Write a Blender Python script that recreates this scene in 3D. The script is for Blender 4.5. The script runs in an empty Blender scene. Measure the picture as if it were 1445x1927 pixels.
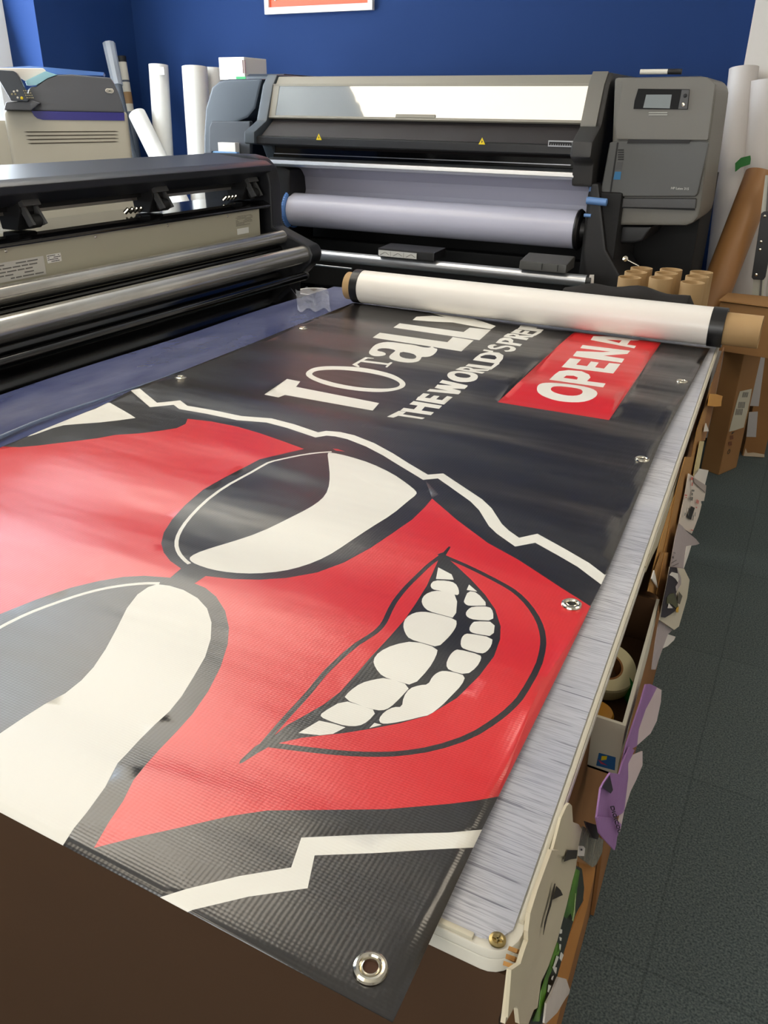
import bpy, bmesh, math, random
from mathutils import Vector, Matrix, geometry
random.seed(7)
SC = bpy.context.scene
COL = SC.collection

# ------------------------------------------------------------------ camera
W, H, F = 1445.0, 1927.0, 1525.0
CX, CY = W / 2, H / 2
_y = Vector((878, 741.5, -F)).normalized()
_x = -Vector((-3322, 798.5, -F)); _x = (_x - _y * _x.dot(_y)).normalized()
_z = _x.cross(_y)
R3 = Matrix((_x, _y, _z))
CAMP = Vector((0, 0, 1.30))
cd = bpy.data.cameras.new('camera'); cam = bpy.data.objects.new('camera', cd); COL.objects.link(cam)
cam.matrix_world = Matrix.Translation(CAMP) @ R3.to_4x4()
cd.sensor_fit = 'VERTICAL'; cd.sensor_height = 24.0; cd.lens = 24.0 * F / H
cd.clip_start = 0.02; cd.clip_end = 60
SC.camera = cam

# ------------------------------------------------------------------ view, world, lights
SC.view_settings.view_transform = 'Standard'; SC.view_settings.look = 'None'
SC.view_settings.gamma = 1.0; SC.view_settings.exposure = -0.36
SC.view_settings.use_curve_mapping = False
wd = bpy.data.worlds.new('daylight'); SC.world = wd; wd.use_nodes = True
wd.node_tree.nodes['Background'].inputs[0].default_value = (0.80, 0.90, 1.0, 1)
wd.node_tree.nodes['Background'].inputs[1].default_value = 2.2

def area(name, loc, aim, sx, sy, power, color):
    l = bpy.data.lights.new(name, 'AREA'); l.shape = 'RECTANGLE'; l.size = sx; l.size_y = sy
    l.energy = power; l.color = color
    o = bpy.data.objects.new(name, l); COL.objects.link(o); o.location = loc
    o.rotation_euler = Vector(aim).to_track_quat('-Z', 'Y').to_euler()
    return o
# daylight entering by the left window and by the shop window behind the camera
area('window_daylight', (-3.98, 2.2, 1.82), (1, 0, 0.25), 2.2, 1.6, 170, (0.80, 0.90, 1.0))
area('shop_window_daylight', (-0.6, -2.42, 1.55), (0, 1, 0.45), 2.6, 1.5, 70, (1.0, 0.95, 0.86))
LEDPANELS = [(-2.03, 1.36, 1.82, 0.6), (-2.45, 2.45, 1.5, 0.6), (-1.25, -0.9, 1.2, 0.6), (0.9, 1.9, 0.6, 1.2)]  # unseen lamps set for glare and sheen; last one added as right-side fill
LED_STRENGTH = 7.5

# ------------------------------------------------------------------ helpers
def ray(u, v):
    return R3 @ Vector((u - CX, -(v - CY), -F))
def at(u, v, x=None, y=None, z=None):
    """point of the ray through photo pixel (u, v) on a plane x=, y= or z="""
    d = ray(u, v)
    if x is not None: t = (x - CAMP.x) / d.x
    elif y is not None: t = (y - CAMP.y) / d.y
    else: t = (z - CAMP.z) / d.z
    return CAMP + d * t
def onplane(u, v, p0, nrm):
    d = ray(u, v); return CAMP + d * ((Vector(p0) - CAMP).dot(nrm) / d.dot(nrm))
def zf(ox, oy, s, pts):
    return [(ox + a / s, oy + b / s) for a, b in pts]
def lin(c):
    def f(x):
        x /= 255.0
        return x / 12.92 if x <= 0.04045 else ((x + 0.055) / 1.055) ** 2.4
    return (f(c[0]), f(c[1]), f(c[2]), 1)

MATS = {}
def mat(name, rgb, rough=0.5, metal=0.0, spec=0.5, noise=None, bump=None, trans=0.0, emit=None, coat=0.0, alpha=None, ior=None):
    if name in MATS: return MATS[name]
    m = bpy.data.materials.new(name); m.use_nodes = True; MATS[name] = m
    nt = m.node_tree; b = nt.nodes['Principled BSDF']
    b.inputs['Base Color'].default_value = lin(rgb)
    b.inputs['Roughness'].default_value = rough
    b.inputs['Metallic'].default_value = metal
    b.inputs['Specular IOR Level'].default_value = spec
    b.inputs['Coat Weight'].default_value = coat
    b.inputs['Coat Roughness'].default_value = 0.08
    if trans: b.inputs['Transmission Weight'].default_value = trans
    if ior: b.inputs['IOR'].default_value = ior
    if alpha is not None: b.inputs['Alpha'].default_value = alpha
    if emit:
        b.inputs['Emission Color'].default_value = lin(emit[0]); b.inputs['Emission Strength'].default_value = emit[1]
    tc = nt.nodes.new('ShaderNodeTexCoord')
    if noise:       # (scale, other colour, detail[, stretch])
        n = nt.nodes.new('ShaderNodeTexNoise'); n.inputs['Scale'].default_value = noise[0]; n.inputs['Detail'].default_value = noise[2]
        src = tc.outputs['Object']
        if len(noise) > 3:
            mp = nt.nodes.new('ShaderNodeMapping'); mp.inputs['Scale'].default_value = noise[3]
            nt.links.new(src, mp.inputs[0]); src = mp.outputs[0]
        nt.links.new(src, n.inputs['Vector'])
        r = nt.nodes.new('ShaderNodeValToRGB'); r.color_ramp.elements[0].position = 0.35; r.color_ramp.elements[1].position = 0.65
        r.color_ramp.elements[0].color = lin(rgb); r.color_ramp.elements[1].color = lin(noise[1])
        nt.links.new(n.outputs['Fac'], r.inputs[0]); nt.links.new(r.outputs[0], b.inputs['Base Color'])
    if bump:        # (scale, strength, distance[, stretch])
        n = nt.nodes.new('ShaderNodeTexNoise'); n.inputs['Scale'].default_value = bump[0]; n.inputs['Detail'].default_value = 3
        src = tc.outputs['Object']
        if len(bump) > 3:
            mp = nt.nodes.new('ShaderNodeMapping'); mp.inputs['Scale'].default_value = bump[3]
            nt.links.new(src, mp.inputs[0]); src = mp.outputs[0]
        nt.links.new(src, n.inputs['Vector'])
        bp = nt.nodes.new('ShaderNodeBump'); bp.inputs['Strength'].default_value = bump[1]; bp.inputs['Distance'].default_value = bump[2]
        nt.links.new(n.outputs['Fac'], bp.inputs['Height']); nt.links.new(bp.outputs[0], b.inputs['Normal'])
    return m

class MB:
    def __init__(s): s.v = []; s.f = []; s.mi = []
    def add(s, vs, fs, mi=0):
        o = len(s.v); s.v += [tuple(p) for p in vs]; s.f += [tuple(i + o for i in f) for f in fs]; s.mi += [mi] * len(fs); return s
    def box(s, x0, x1, y0, y1, z0, z1, mi=0):
        return s.add([(x0,y0,z0),(x1,y0,z0),(x1,y1,z0),(x0,y1,z0),(x0,y0,z1),(x1,y0,z1),(x1,y1,z1),(x0,y1,z1)],
              [(0,3,2,1),(4,5,6,7),(0,1,5,4),(1,2,6,5),(2,3,7,6),(3,0,4,7)], mi)
    def prism(s, pts, ext, mi=0):
        n = len(pts); e = Vector(ext); a = [Vector(p) for p in pts]; b = [p + e for p in a]
        return s.add(a + b, [tuple(range(n))[::-1], tuple(range(n, 2 * n))] + [(i, (i + 1) % n, n + (i + 1) % n, n + i) for i in range(n)], mi)
    def px(s, prof, x0, x1, mi=0):      # profile (y,z) extruded along x
        return s.prism([(x0, p[0], p[1]) for p in prof], (x1 - x0, 0, 0), mi)
    def py(s, prof, y0, y1, mi=0):      # profile (x,z) extruded along y
        return s.prism([(p[0], y0, p[1]) for p in prof], (0, y1 - y0, 0), mi)
    def pz(s, prof, z0, z1, mi=0):
        return s.prism([(p[0], p[1], z0) for p in prof], (0, 0, z1 - z0), mi)
    def tube(s, p0, p1, r, r2=None, seg=32, inner=None, mi=0):
        p0 = Vector(p0); p1 = Vector(p1); d = (p1 - p0).normalized()
        a = d.orthogonal().normalized(); b = d.cross(a); r2 = r if r2 is None else r2
        def ring(p, rr): return [p + (a * math.cos(t) + b * math.sin(t)) * rr for t in [2 * math.pi * i / seg for i in range(seg)]]
        if inner is None:
            vs = ring(p0, r) + ring(p1, r2)
            fs = [(i, (i + 1) % seg, seg + (i + 1) % seg, seg + i) for i in range(seg)] + [tuple(range(seg))[::-1], tuple(range(seg, 2 * seg))]
        else:
            vs = ring(p0, r) + ring(p1, r2) + ring(p0, inner) + ring(p1, inner)
            fs = []
            for i in range(seg):
                j = (i + 1) % seg
                fs += [(i, j, seg + j, seg + i), (2 * seg + j, 2 * seg + i, 3 * seg + i, 3 * seg + j),
                       (j, i, 2 * seg + i, 2 * seg + j), (seg + i, seg + j, 3 * seg + j, 3 * seg + i)]
        return s.add(vs, fs, mi)
    def lathe(s, c, axis, prof, seg=32, mi=0):   # prof (r, h) along axis
        c = Vector(c); d = Vector(axis).normalized(); a = d.orthogonal().normalized(); b = d.cross(a); n = len(prof)
        vs = []
        for i in range(seg):
            t = 2 * math.pi * i / seg; e = a * math.cos(t) + b * math.sin(t)
            vs += [c + e * r + d * h for r, h in prof]
        fs = []
        for i in range(seg):
            j = (i + 1) % seg
            fs += [(i * n + k, j * n + k, j * n + k + 1, i * n + k + 1) for k in range(n - 1)]
        return s.add(vs, fs, mi)
    def build(s, name, m, parent=None, bevel=0, smooth=True, segs=2):
        me = bpy.data.meshes.new(name); me.from_pydata(s.v, [], s.f); me.validate()
        ms = m if isinstance(m, (list, tuple)) else [m]
        for k in ms: me.materials.append(k)
        if len(ms) > 1: me.polygons.foreach_set('material_index', s.mi)
        bm = bmesh.new(); bm.from_mesh(me); bmesh.ops.recalc_face_normals(bm, faces=bm.faces)
        if bevel:
            es = [e for e in bm.edges if len(e.link_faces) == 2 and e.calc_face_angle(0) > 0.45]
            bmesh.ops.bevel(bm, geom=es, offset=bevel, segments=segs, profile=0.6, affect='EDGES', clamp_overlap=True)
        bm.to_mesh(me); bm.free()
        if smooth:
            me.polygons.foreach_set('use_smooth', [True] * len(me.polygons)); me.set_sharp_from_angle(angle=0.62 if bevel else 0.4)
        o = bpy.data.objects.new(name, me); COL.objects.link(o)
        if parent is not None: put(o, parent)
        if bevel:
            w = o.modifiers.new('weighted', 'WEIGHTED_NORMAL'); w.keep_sharp = True; w.weight = 80
        return o
def world(o):
    return world(o.parent) @ o.matrix_parent_inverse @ o.matrix_basis if o.parent else o.matrix_basis.copy()
def put(o, parent):
    o.parent = parent; o.matrix_parent_inverse = world(parent).inverted()
    return o
def tag(o, label, cat, group=None, kind=None):
    if label: o['label'] = label
    if cat: o['category'] = cat
    if group: o['group'] = group
    if kind: o['kind'] = kind
    return o
def thing(name, label, cat, loc=(0, 0, 0), group=None):
    o = bpy.data.objects.new(name, None); COL.objects.link(o); o.location = loc; o.empty_display_size = 0.05
    return tag(o, label, cat, group)
def struct(name, mb, m, **k):
    o = mb.build(name, m, **k); o['kind'] = 'structure'; return o
def label(o, t): o['label'] = t; return o
def text(name, s, m, origin, right, up, height, parent, depth=0.0004, bold=0.0, align='LEFT', width=None, skew=False):
    cu = bpy.data.curves.new(name, 'FONT'); cu.body = s; cu.size = 1.0; cu.extrude = depth / height; cu.offset = bold; cu.align_x = align
    to = bpy.data.objects.new('txt', cu); COL.objects.link(to)
    dg = bpy.context.evaluated_depsgraph_get(); me = bpy.data.meshes.new_from_object(to.evaluated_get(dg))
    bpy.data.objects.remove(to)
    r = Vector(right).normalized(); u = Vector(up).normalized()
    if not skew: u = (u - r * u.dot(r)).normalized()
    n = r.cross(u).normalized()
    sx = height
    if width:
        xs = [v.co.x for v in me.vertices]; sx = width / (max(xs) - min(xs))
    for v in me.vertices: v.co = Vector(origin) + r * v.co.x * sx + u * v.co.y * height + n * v.co.z * height
    me.materials.clear(); me.materials.append(m); me.name = name
    o = bpy.data.objects.new(name, me); COL.objects.link(o)
    if parent is not None: put(o, parent)
    return o
def copy_tree(o, parent=None):
    c = o.copy(); COL.objects.link(c)
    if parent is not None: c.parent = parent
    for ch in [k for k in o.children]: copy_tree(ch, c)
    return c

# ------------------------------------------------------------------ materials
BLUEW = mat('blue_wall_paint', (20, 50, 100), 0.75, spec=0.25, bump=(180, 0.15, 0.002))
WHITEW = mat('white_wall_paint', (214, 209, 203), 0.8, bump=(150, 0.1, 0.002))
CEIL = mat('white_ceiling', (236, 232, 222), 0.9)
CARD = mat('cardboard', (176, 132, 82), 0.8, noise=(3, (162, 118, 70), 3), bump=(60, 0.15, 0.001))
CARDD = mat('dark_cardboard', (150, 104, 58), 0.85, noise=(4, (138, 94, 50), 3))
CARDE = mat('cardboard_edge', (214, 176, 122), 0.9, noise=(150, (170, 126, 74), 2))
BLK = mat('black_plastic', (22, 22, 24), 0.42)
BLKM = mat('matte_black', (14, 14, 16), 0.7)
BLKG = mat('gloss_black', (8, 8, 10), 0.12, coat=0.5)
CHAR = mat('charcoal_plastic', (42, 38, 38), 0.45)
SILV = mat('brushed_aluminium', (200, 202, 206), 0.3, .8)
STEEL = mat('roller_steel', (206, 204, 198), .24, .8, noise=(6, (186, 184, 178), 4))
CHROME = mat('nickel', (214, 208, 192), 0.16, 1.0)
WPLAS = mat('white_plastic', (214, 210, 198), 0.45)
WPAPER = mat('white_paper', (226, 220, 212), 0.7)
INK = mat('black_ink', (24, 24, 26), 0.6)
INKG = mat('grey_ink', (110, 108, 104), 0.7)
YEL = mat('yellow_sticker', (232, 204, 28), 0.5)

# ------------------------------------------------------------------ room
XL, XR, YB, YN, ZC = -3.75, 2.2, 4.12, -2.5, 2.8
fl = mat('carpet_tiles', (66, 74, 76), 0.95, spec=0.1)
nt = fl.node_tree; b = nt.nodes['Principled BSDF']
tc = nt.nodes.new('ShaderNodeTexCoord')
n1 = nt.nodes.new('ShaderNodeTexNoise'); n1.inputs['Scale'].default_value = 260; n1.inputs['Detail'].default_value = 4
n2 = nt.nodes.new('ShaderNodeTexNoise'); n2.inputs['Scale'].default_value = 2.5; n2.inputs['Detail'].default_value = 3
r1 = nt.nodes.new('ShaderNodeValToRGB'); r1.color_ramp.elements[0].color = lin((58, 68, 70)); r1.color_ramp.elements[1].color = lin((108, 118, 118))
r1.color_ramp.elements[0].position = .3; r1.color_ramp.elements[1].position = .7
br = nt.nodes.new('ShaderNodeTexBrick'); br.inputs['Scale'].default_value = 1; br.inputs['Mortar Size'].default_value = .0022
br.inputs['Brick Width'].default_value = .5; br.inputs['Row Height'].default_value = .5; br.offset = 0
br.inputs['Color1'].default_value = (1, 1, 1, 1); br.inputs['Color2'].default_value = (.92, .92, .92, 1); br.inputs['Mortar'].default_value = (.78, .78, .78, 1)
mx = nt.nodes.new('ShaderNodeMix'); mx.data_type = 'RGBA'; mx.blend_type = 'MULTIPLY'; mx.inputs[0].default_value = 1
nt.links.new(tc.outputs['Object'], n1.inputs[0]); nt.links.new(tc.outputs['Object'], n2.inputs[0]); nt.links.new(tc.outputs['Object'], br.inputs[0])
nt.links.new(n1.outputs[0], r1.inputs[0]); nt.links.new(r1.outputs[0], mx.inputs[6]); nt.links.new(br.outputs[0], mx.inputs[7]); nt.links.new(mx.outputs[2], b.inputs['Base Color'])
bp = nt.nodes.new('ShaderNodeBump'); bp.inputs['Strength'].default_value = .5; bp.inputs['Distance'].default_value = .003
nt.links.new(n1.outputs[0], bp.inputs['Height']); nt.links.new(bp.outputs[0], b.inputs['Normal'])
struct('floor', MB().box(XL - .4, XR, YN, YB, -.1, 0), fl, smooth=False)
struct('ceiling', MB().box(XL - .4, XR + .1, YN - .1, YB + .1, ZC, ZC + .1), CEIL, smooth=False)
struct('wall_back', MB().box(XL - .4, XR + .1, YB, YB + .1, 0, ZC), BLUEW, smooth=False)
struct('wall_right', MB().box(XR, XR + .1, YN, YB, 0, ZC), WHITEW, smooth=False)
# white pier on the right of the blue wall
struct('wall_pier', MB().box(-.425, XR, 3.95, YB, 0, ZC), WHITEW, smooth=False)
# left wall with the window opening
wl = MB()
WY0, WY1, WZ0, WZ1 = 1.0, 3.42, .95, 2.68
wl.box(XL - .30, XL, WY1, YB, 0, ZC); wl.box(XL - .30, XL, YN, WY0, 0, ZC)
wl.box(XL - .30, XL, WY0, WY1, 0, WZ0); wl.box(XL - .30, XL, WY0, WY1, WZ1, ZC)
struct('wall_left', wl, BLUEW, smooth=False)
# near wall with the shop window opening
wn = MB(); wn.box(XL - .3, -2.0, YN - .1, YN, 0, ZC); wn.box(.8, XR + .1, YN - .1, YN, 0, ZC)
wn.box(-2.0, .8, YN - .1, YN, 0, .75); wn.box(-2.0, .8, YN - .1, YN, 2.35, ZC)
struct('wall_front', wn, WHITEW, smooth=False)
wf = MB(); fx = XL - .22
for y0, y1 in ((WY1 - .10, WY1), (2.16, 2.24), (WY0, WY0 + .1)): wf.box(fx - .06, fx, y0, y1, WZ0, WZ1)
wf.box(fx - .06, fx, WY0, WY1, WZ0, WZ0 + .08); wf.box(fx - .06, fx, WY0, WY1, WZ1 - .08, WZ1)
o = struct('window_1', wf, mat('window_frame_white', (240, 240, 238), .4), bevel=.004)
g = MB().box(fx - .035, fx - .03, WY0 + .09, WY1 - .09, WZ0 + .07, WZ1 - .07).build('pane', mat('window_glass', (255, 255, 255), 0.0, trans=1.0, ior=1.01), o)
wf2 = MB()
for x0, x1 in ((-2.0, -1.94), (-.63, -.57), (.74, .8)): wf2.box(x0, x1, YN - .06, YN - .01, .75, 2.35)
wf2.box(-2.0, .8, YN - .06, YN - .01, .75, .82); wf2.box(-2.0, .8, YN - .06, YN - .01, 2.28, 2.35)
struct('window_2', wf2, MATS['window_frame_white'])
struct('trim_1', MB().box(XL - .30, XL + .03, WY0 - .03, WY1, WZ0 - .03, WZ0), MATS['window_frame_white'], bevel=.004)
# ceiling lamps out of view, the last one added as fill
lm = mat('led_diffuser', (255, 246, 230), .5, emit=((255, 241, 218), LED_STRENGTH))
for i, (x, y, sx, sy) in enumerate(LEDPANELS):
    t = thing('ceiling_light', 'unseen white rectangular panel lamp set in the ceiling', 'ceiling light', (x, y, ZC), 'ceiling panel lamps')
    MB().box(x - sx / 2, x + sx / 2, y - sy / 2, y + sy / 2, ZC - .012, ZC - .001).build('lamp_frame', WPLAS, t)
    MB().box(x - sx / 2 + .02, x + sx / 2 - .02, y - sy / 2 + .02, y + sy / 2 - .02, ZC - .016, ZC - .0125).build('diffuser', lm, t)

# ------------------------------------------------------------------ cutting table
T = .78
def xe(y): return -.083 - .0484 * (y - .366)      # the long right edge of the table
YT0, YT1 = .366, 2.36
tbl = thing('cutting_table', 'long workshop cutting table under the banner, grey scratched mat with off-white edging', 'table', (-.75, 1.35, 0))
rc = .022
outer = [(xe(YT0) - rc + rc * math.sin(a), YT0 + rc - rc * math.cos(a)) for a in [i * math.pi / 12 for i in range(7)]] + \
        [(xe(YT1), YT1), (-1.398, YT1), (-1.375, YT0)]
MB().pz(outer, T - .013, T - .003).build('tabletop', WPLAS, tbl, bevel=.002)
nb = [(xe(.72) - .006, .72), (xe(.74) - .02, .74), (xe(.74) - .1, .74), (-1.372, .52), (-1.372, YT0 + .001)] + [(p[0] - .0002, p[1] + .0004) for p in outer[:7]]
MB().pz(nb, T - .028, T - .0131).build('edge_bumper', WPLAS, tbl, bevel=.002)
mtm = mat('cutting_mat_grey', (186, 186, 192), .38)
nt = mtm.node_tree; b = nt.nodes['Principled BSDF']; tc = nt.nodes.new('ShaderNodeTexCoord')
def nz(scale, sc, det=3, dist=0.0):
    mp = nt.nodes.new('ShaderNodeMapping'); mp.inputs['Scale'].default_value = sc; mp.inputs['Rotation'].default_value = (0, 0, -.05)
    n = nt.nodes.new('ShaderNodeTexNoise'); n.inputs['Scale'].default_value = scale; n.inputs['Detail'].default_value = det; n.inputs['Distortion'].default_value = dist
    nt.links.new(tc.outputs['Object'], mp.inputs[0]); nt.links.new(mp.outputs[0], n.inputs[0]); return n
def ramp(n, p0, c0, p1, c1):
    r = nt.nodes.new('ShaderNodeValToRGB'); e = r.color_ramp.elements; e[0].position = p0; e[0].color = c0; e[1].position = p1; e[1].color = c1
    nt.links.new(n.outputs['Fac'], r.inputs[0]); return r
base = ramp(nz(5, (1, 1, 1)), .35, lin((172, 174, 184)), .7, lin((200, 200, 204)))
fine = ramp(nz(1, (24, 760, 1), 4), .40, (.50, .49, .53, 1), .52, (1, 1, 1, 1))
deep = ramp(nz(1, (11, 330, 1), 3), .33, (.30, .30, .34, 1), .37, (1, 1, 1, 1))
patch = ramp(nz(2.4, (1, 1, 1)), .42, (0, 0, 0, 1), .6, (1, 1, 1, 1))
def mul(a, c, fac=1.0, facn=None):
    m_ = nt.nodes.new('ShaderNodeMix'); m_.data_type = 'RGBA'; m_.blend_type = 'MULTIPLY'; m_.inputs[0].default_value = fac
    if facn: nt.links.new(facn.outputs[0], m_.inputs[0])
    nt.links.new(a, m_.inputs[6]); nt.links.new(c, m_.inputs[7]); return m_.outputs[2]
c = mul(base.outputs[0], fine.outputs[0], facn=patch); c = mul(c, deep.outputs[0], .8)
nt.links.new(c, b.inputs['Base Color'])
matpoly = [(xe(YT0) - .007 + p, q) for p, q in ((-.018, YT0 + .006), (-.006, YT0 + .011), (0, YT0 + .022))] + [(xe(YT1) - .007, YT1 - .01), (-1.385, YT1 - .01), (-1.365, YT0 + .006)]
label(MB().pz(matpoly, T - .0035, T - .001).build('cutting_mat', mtm, tbl, smooth=False), 'grey cutting mat scored with fine blade cuts')
rim = MB()
e0 = (xe(YT0) - .006, YT0 + .03); e1 = (xe(YT1) - .006, YT1)
rim.pz([e0, (e0[0] + .0045, e0[1]), (e1[0] + .0045, e1[1]), e1], T - .004, T + .0005)
rim.pz([(-1.36, YT0 + .001), (xe(YT0) - .03, YT0 + .001), (xe(YT0) - .03, YT0 + .006), (-1.36, YT0 + .006)], T - .004, T + .0005)
rim.build('edge_trim', mat('cream_trim', (190, 183, 164), .45), tbl, bevel=.0015)
p = at(936, 1768, z=T)
sm = MB().lathe((p.x, p.y, T - .001), (0, 0, 1), [(.0062, 0), (.006, .0014), (.004, .002), (.002, .0015), (.0001, .001)], 24)
sm.box(p.x - .0035, p.x + .0035, p.y - .0006, p.y + .0006, T + .0008, T + .0017); sm.box(p.x - .0006, p.x + .0006, p.y - .0035, p.y + .0035, T + .0008, T + .0017)
sc_ = sm.build('screw', mat('brass', (168, 150, 104), .35, 1.0), tbl)
# timber underframe
fr = mat('plywood', (190, 160, 118), .6, noise=(3, (170, 138, 98), 3, (1, 12, 12)))
for x, y in ((-.26, .52), (-.33, 2.25), (-1.3, .52), (-1.3, 2.25)):
    MB().box(x - .03, x + .03, y - .03, y + .03, 0, T - .0285).build('leg', fr, tbl)
MB().box(-1.27, -.29, .50, .54, T - .12, T - .0285).build('rail', fr, tbl)
MB().box(-1.27, -.36, 2.24, 2.28, T - .12, T - .0285).build('rail', fr, tbl)

# brown board closing the near end of the table, colour darkened for the shadow there
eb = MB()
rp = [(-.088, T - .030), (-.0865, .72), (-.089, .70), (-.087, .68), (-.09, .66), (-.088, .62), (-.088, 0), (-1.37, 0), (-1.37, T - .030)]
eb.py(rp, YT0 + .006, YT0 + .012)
label(eb.build('end_panel', mat('brown_board_shaded', (66, 43, 22), .6, noise=(2, (72, 47, 25), 3)), tbl, smooth=False),
        'brown board closing the near end below the banner, darkened for shade')

# translucent blue sheet on the left of the table
sh = MB(); nxs, nys = 8, 90
for j in range(nys + 1):
    y = YT0 + .05 + (YT1 - YT0 - .06) * j / nys
    xl, xr_ = -1.398 + .004 * math.sin(y * 9), -1.135
    for i in range(nxs + 1):
        x = xl + (xr_ - xl) * i / nxs
        z = T + .0004 + .0003 * (1 + math.sin(y * 11 + x * 20)) * (1 - abs(2 * i / nxs - 1))
        sh.v.append((x, y, z))
for j in range(nys):
    for i in range(nxs):
        a = j * (nxs + 1) + i; sh.f.append((a, a + 1, a + nxs + 2, a + nxs + 1)); sh.mi.append(0)
film = tag(sh.build('plastic_sheet', mat('blue_film', (62, 70, 110), .16, noise=(5, (88, 94, 128), 4, (3, 1, 1)), bump=(14, .25, .004))),
           'glossy dark blue plastic sheet along the left side of the table', 'plastic sheet')
cr = MB(); n = 14
for j in range(n + 1):
    for i in range(n + 1):
        q = at(556 + 62 * i / n + 4 * j / n, 545 + 40 * j / n + 4 * math.sin(i), z=T + .004)
        cr.v.append((q.x, q.y, T + .005 + .007 * random.random() * (1 if 0 < j < n else .4)))
for j in range(n):
    for i in range(n):
        a = j * (n + 1) + i; cr.f.append((a, a + 1, a + n + 2, a + n + 1)); cr.mi.append(0)
clearp = mat('clear_film', (210, 215, 230), .12, alpha=.28)
tag(cr.build('plastic_wrap', clearp), 'crumpled clear plastic wrap at the far left corner of the table', 'plastic wrap')

# ------------------------------------------------------------------ banner
def bz(x, y):      # gentle ripples of unrolled vinyl
    e = .5 + .5 * math.sin(2.1 * x + 1.3 * y + .4)
    z = .0016 * math.sin(2 * math.pi * (y * 5.3 + .25 * math.sin(3 * x) + .12 * x)) * (.35 + e)
    z += .0018 * math.sin(2 * math.pi * (y * 3.1 - .3 * x) + 1.0)
    z += .0022 * math.exp(-((y - 1.27 - .03 * x) / .028) ** 2) * (1 if x < -.45 else math.exp(-((x + .45) / .08) ** 2))
    z += .0024 * math.exp(-((y - .985 - .2 * (-.66 - x)) / .024) ** 2) * math.exp(-((x + .68) / .16) ** 2)
    z += .0034 * math.exp(-((y - .385 + .03 * math.sin(9 * x)) / .02) ** 2) * math.exp(-((x + .36) / .18) ** 2)
    z -= .0008 * math.exp(-((y - .43) / .03) ** 2)
    d = max(0, .36 - y); z -= d * d * .9 * (.3 + 1.2 * max(0, min(1, (x + .5) / .36)))     # the overhanging hem dips a little
    return T + .0052 + z
right = [(-.136, .2885), (-.139, .40), (-.142, .50), (-.147, .785), (-.150, .909), (-.163, 1.15), (-.175, 1.4), (-.181, 1.75), (-.187, 2.13)]
left = [(-1.199, 2.13), (-1.194, 1.8), (-1.190, 1.616), (-1.185, 1.345), (-1.177, 1.176), (-1.158, .95), (-1.149, .83), (-1.149, .2865)]
outline = right + left
G = lambda pts: [(lambda q: (q.x, q.y))(at(a, b_, z=T + .004)) for a, b_ in pts]
def stroke(pts, w, cap=True):
    """polyline in plan -> list of quads (one per segment, mitred)"""
    P = [Vector(p) for p in pts]; n = len(P); L = []; R_ = []
    for i in range(n):
        ws = w[i] if isinstance(w, (list, tuple)) else w
        a = (P[i] - P[i - 1]).normalized() if i else None
        c = (P[i + 1] - P[i]).normalized() if i < n - 1 else None
        if a is None: t = c; k = 1
        elif c is None: t = a; k = 1
        else:
            t = (a + c).normalized(); k = 1 / max(.45, t.dot(a))
        nn = Vector((-t.y, t.x)) * ws / 2 * k
        L.append(P[i] + nn); R_.append(P[i] - nn)
    return [[tuple(L[i]), tuple(L[i + 1]), tuple(R_[i + 1]), tuple(R_[i])] for i in range(n - 1)]
def smoothp(pts, it=1, closed=True):
    for _ in range(it):
        o_ = []; n = len(pts)
        if closed:
            for i in range(n):
                a, b_ = pts[i], pts[(i + 1) % n]
                o_ += [(a[0] * .75 + b_[0] * .25, a[1] * .75 + b_[1] * .25), (a[0] * .25 + b_[0] * .75, a[1] * .25 + b_[1] * .75)]
        else:
            o_ = [pts[0]]
            for i in range(n - 1):
                a, b_ = pts[i], pts[i + 1]
                o_ += [(a[0] * .75 + b_[0] * .25, a[1] * .75 + b_[1] * .25), (a[0] * .25 + b_[0] * .75, a[1] * .25 + b_[1] * .75)]
            o_.append(pts[-1])
        pts = o_
    return pts
ART = []      # (polygon in plan, colour index) in painting order; 0 black 1 red 2 white
def art(px, c, sm=0, closed=True): ART.append((smoothp(G(px), sm), c))
def artz(ox, oy, s, pts, c, sm=0): art(zf(ox, oy, s, pts), c, sm)
# red face
face = [(-300, 862), (0, 843), (37, 844.5), (75, 841), (112, 836), (150, 831), (185, 826), (217, 820), (262, 817), (299, 812), (332, 806), (349, 797), (353, 787),
        (398, 792), (448, 802), (489, 814), (531, 829), (572, 845), (650, 890), (720, 925), (780, 960), (813, 941), (860, 980), (918, 1023), (974, 1054), (1015, 1081), (1057, 1109),
        (1084, 1126), (1109, 1142), (1145, 1143), (1100, 1300), (1000, 1490), (940.5, 1497), (895, 1507), (845, 1514.5), (785, 1520), (725, 1525), (614, 1528), (503, 1530), (433, 1539), (339, 1561),
        (257, 1580), (177.5, 1599), (206, 1551.5), (232.5, 1512), (252, 1475), (276, 1439), (299, 1410), (332, 1375.5), (362, 1344), (392, 1302),
        (415, 1256), (428.5, 1213), (431, 1183), (424, 1153), (407, 1127), (387, 1111), (365, 1102), (343, 1095), (321, 1091.5), (272, 1087.5), (232.5, 1089), (186, 1096), (133, 1108), (66, 1131), (0, 1157), (-150, 1228), (-300, 1310)]
art(face, 1)
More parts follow.
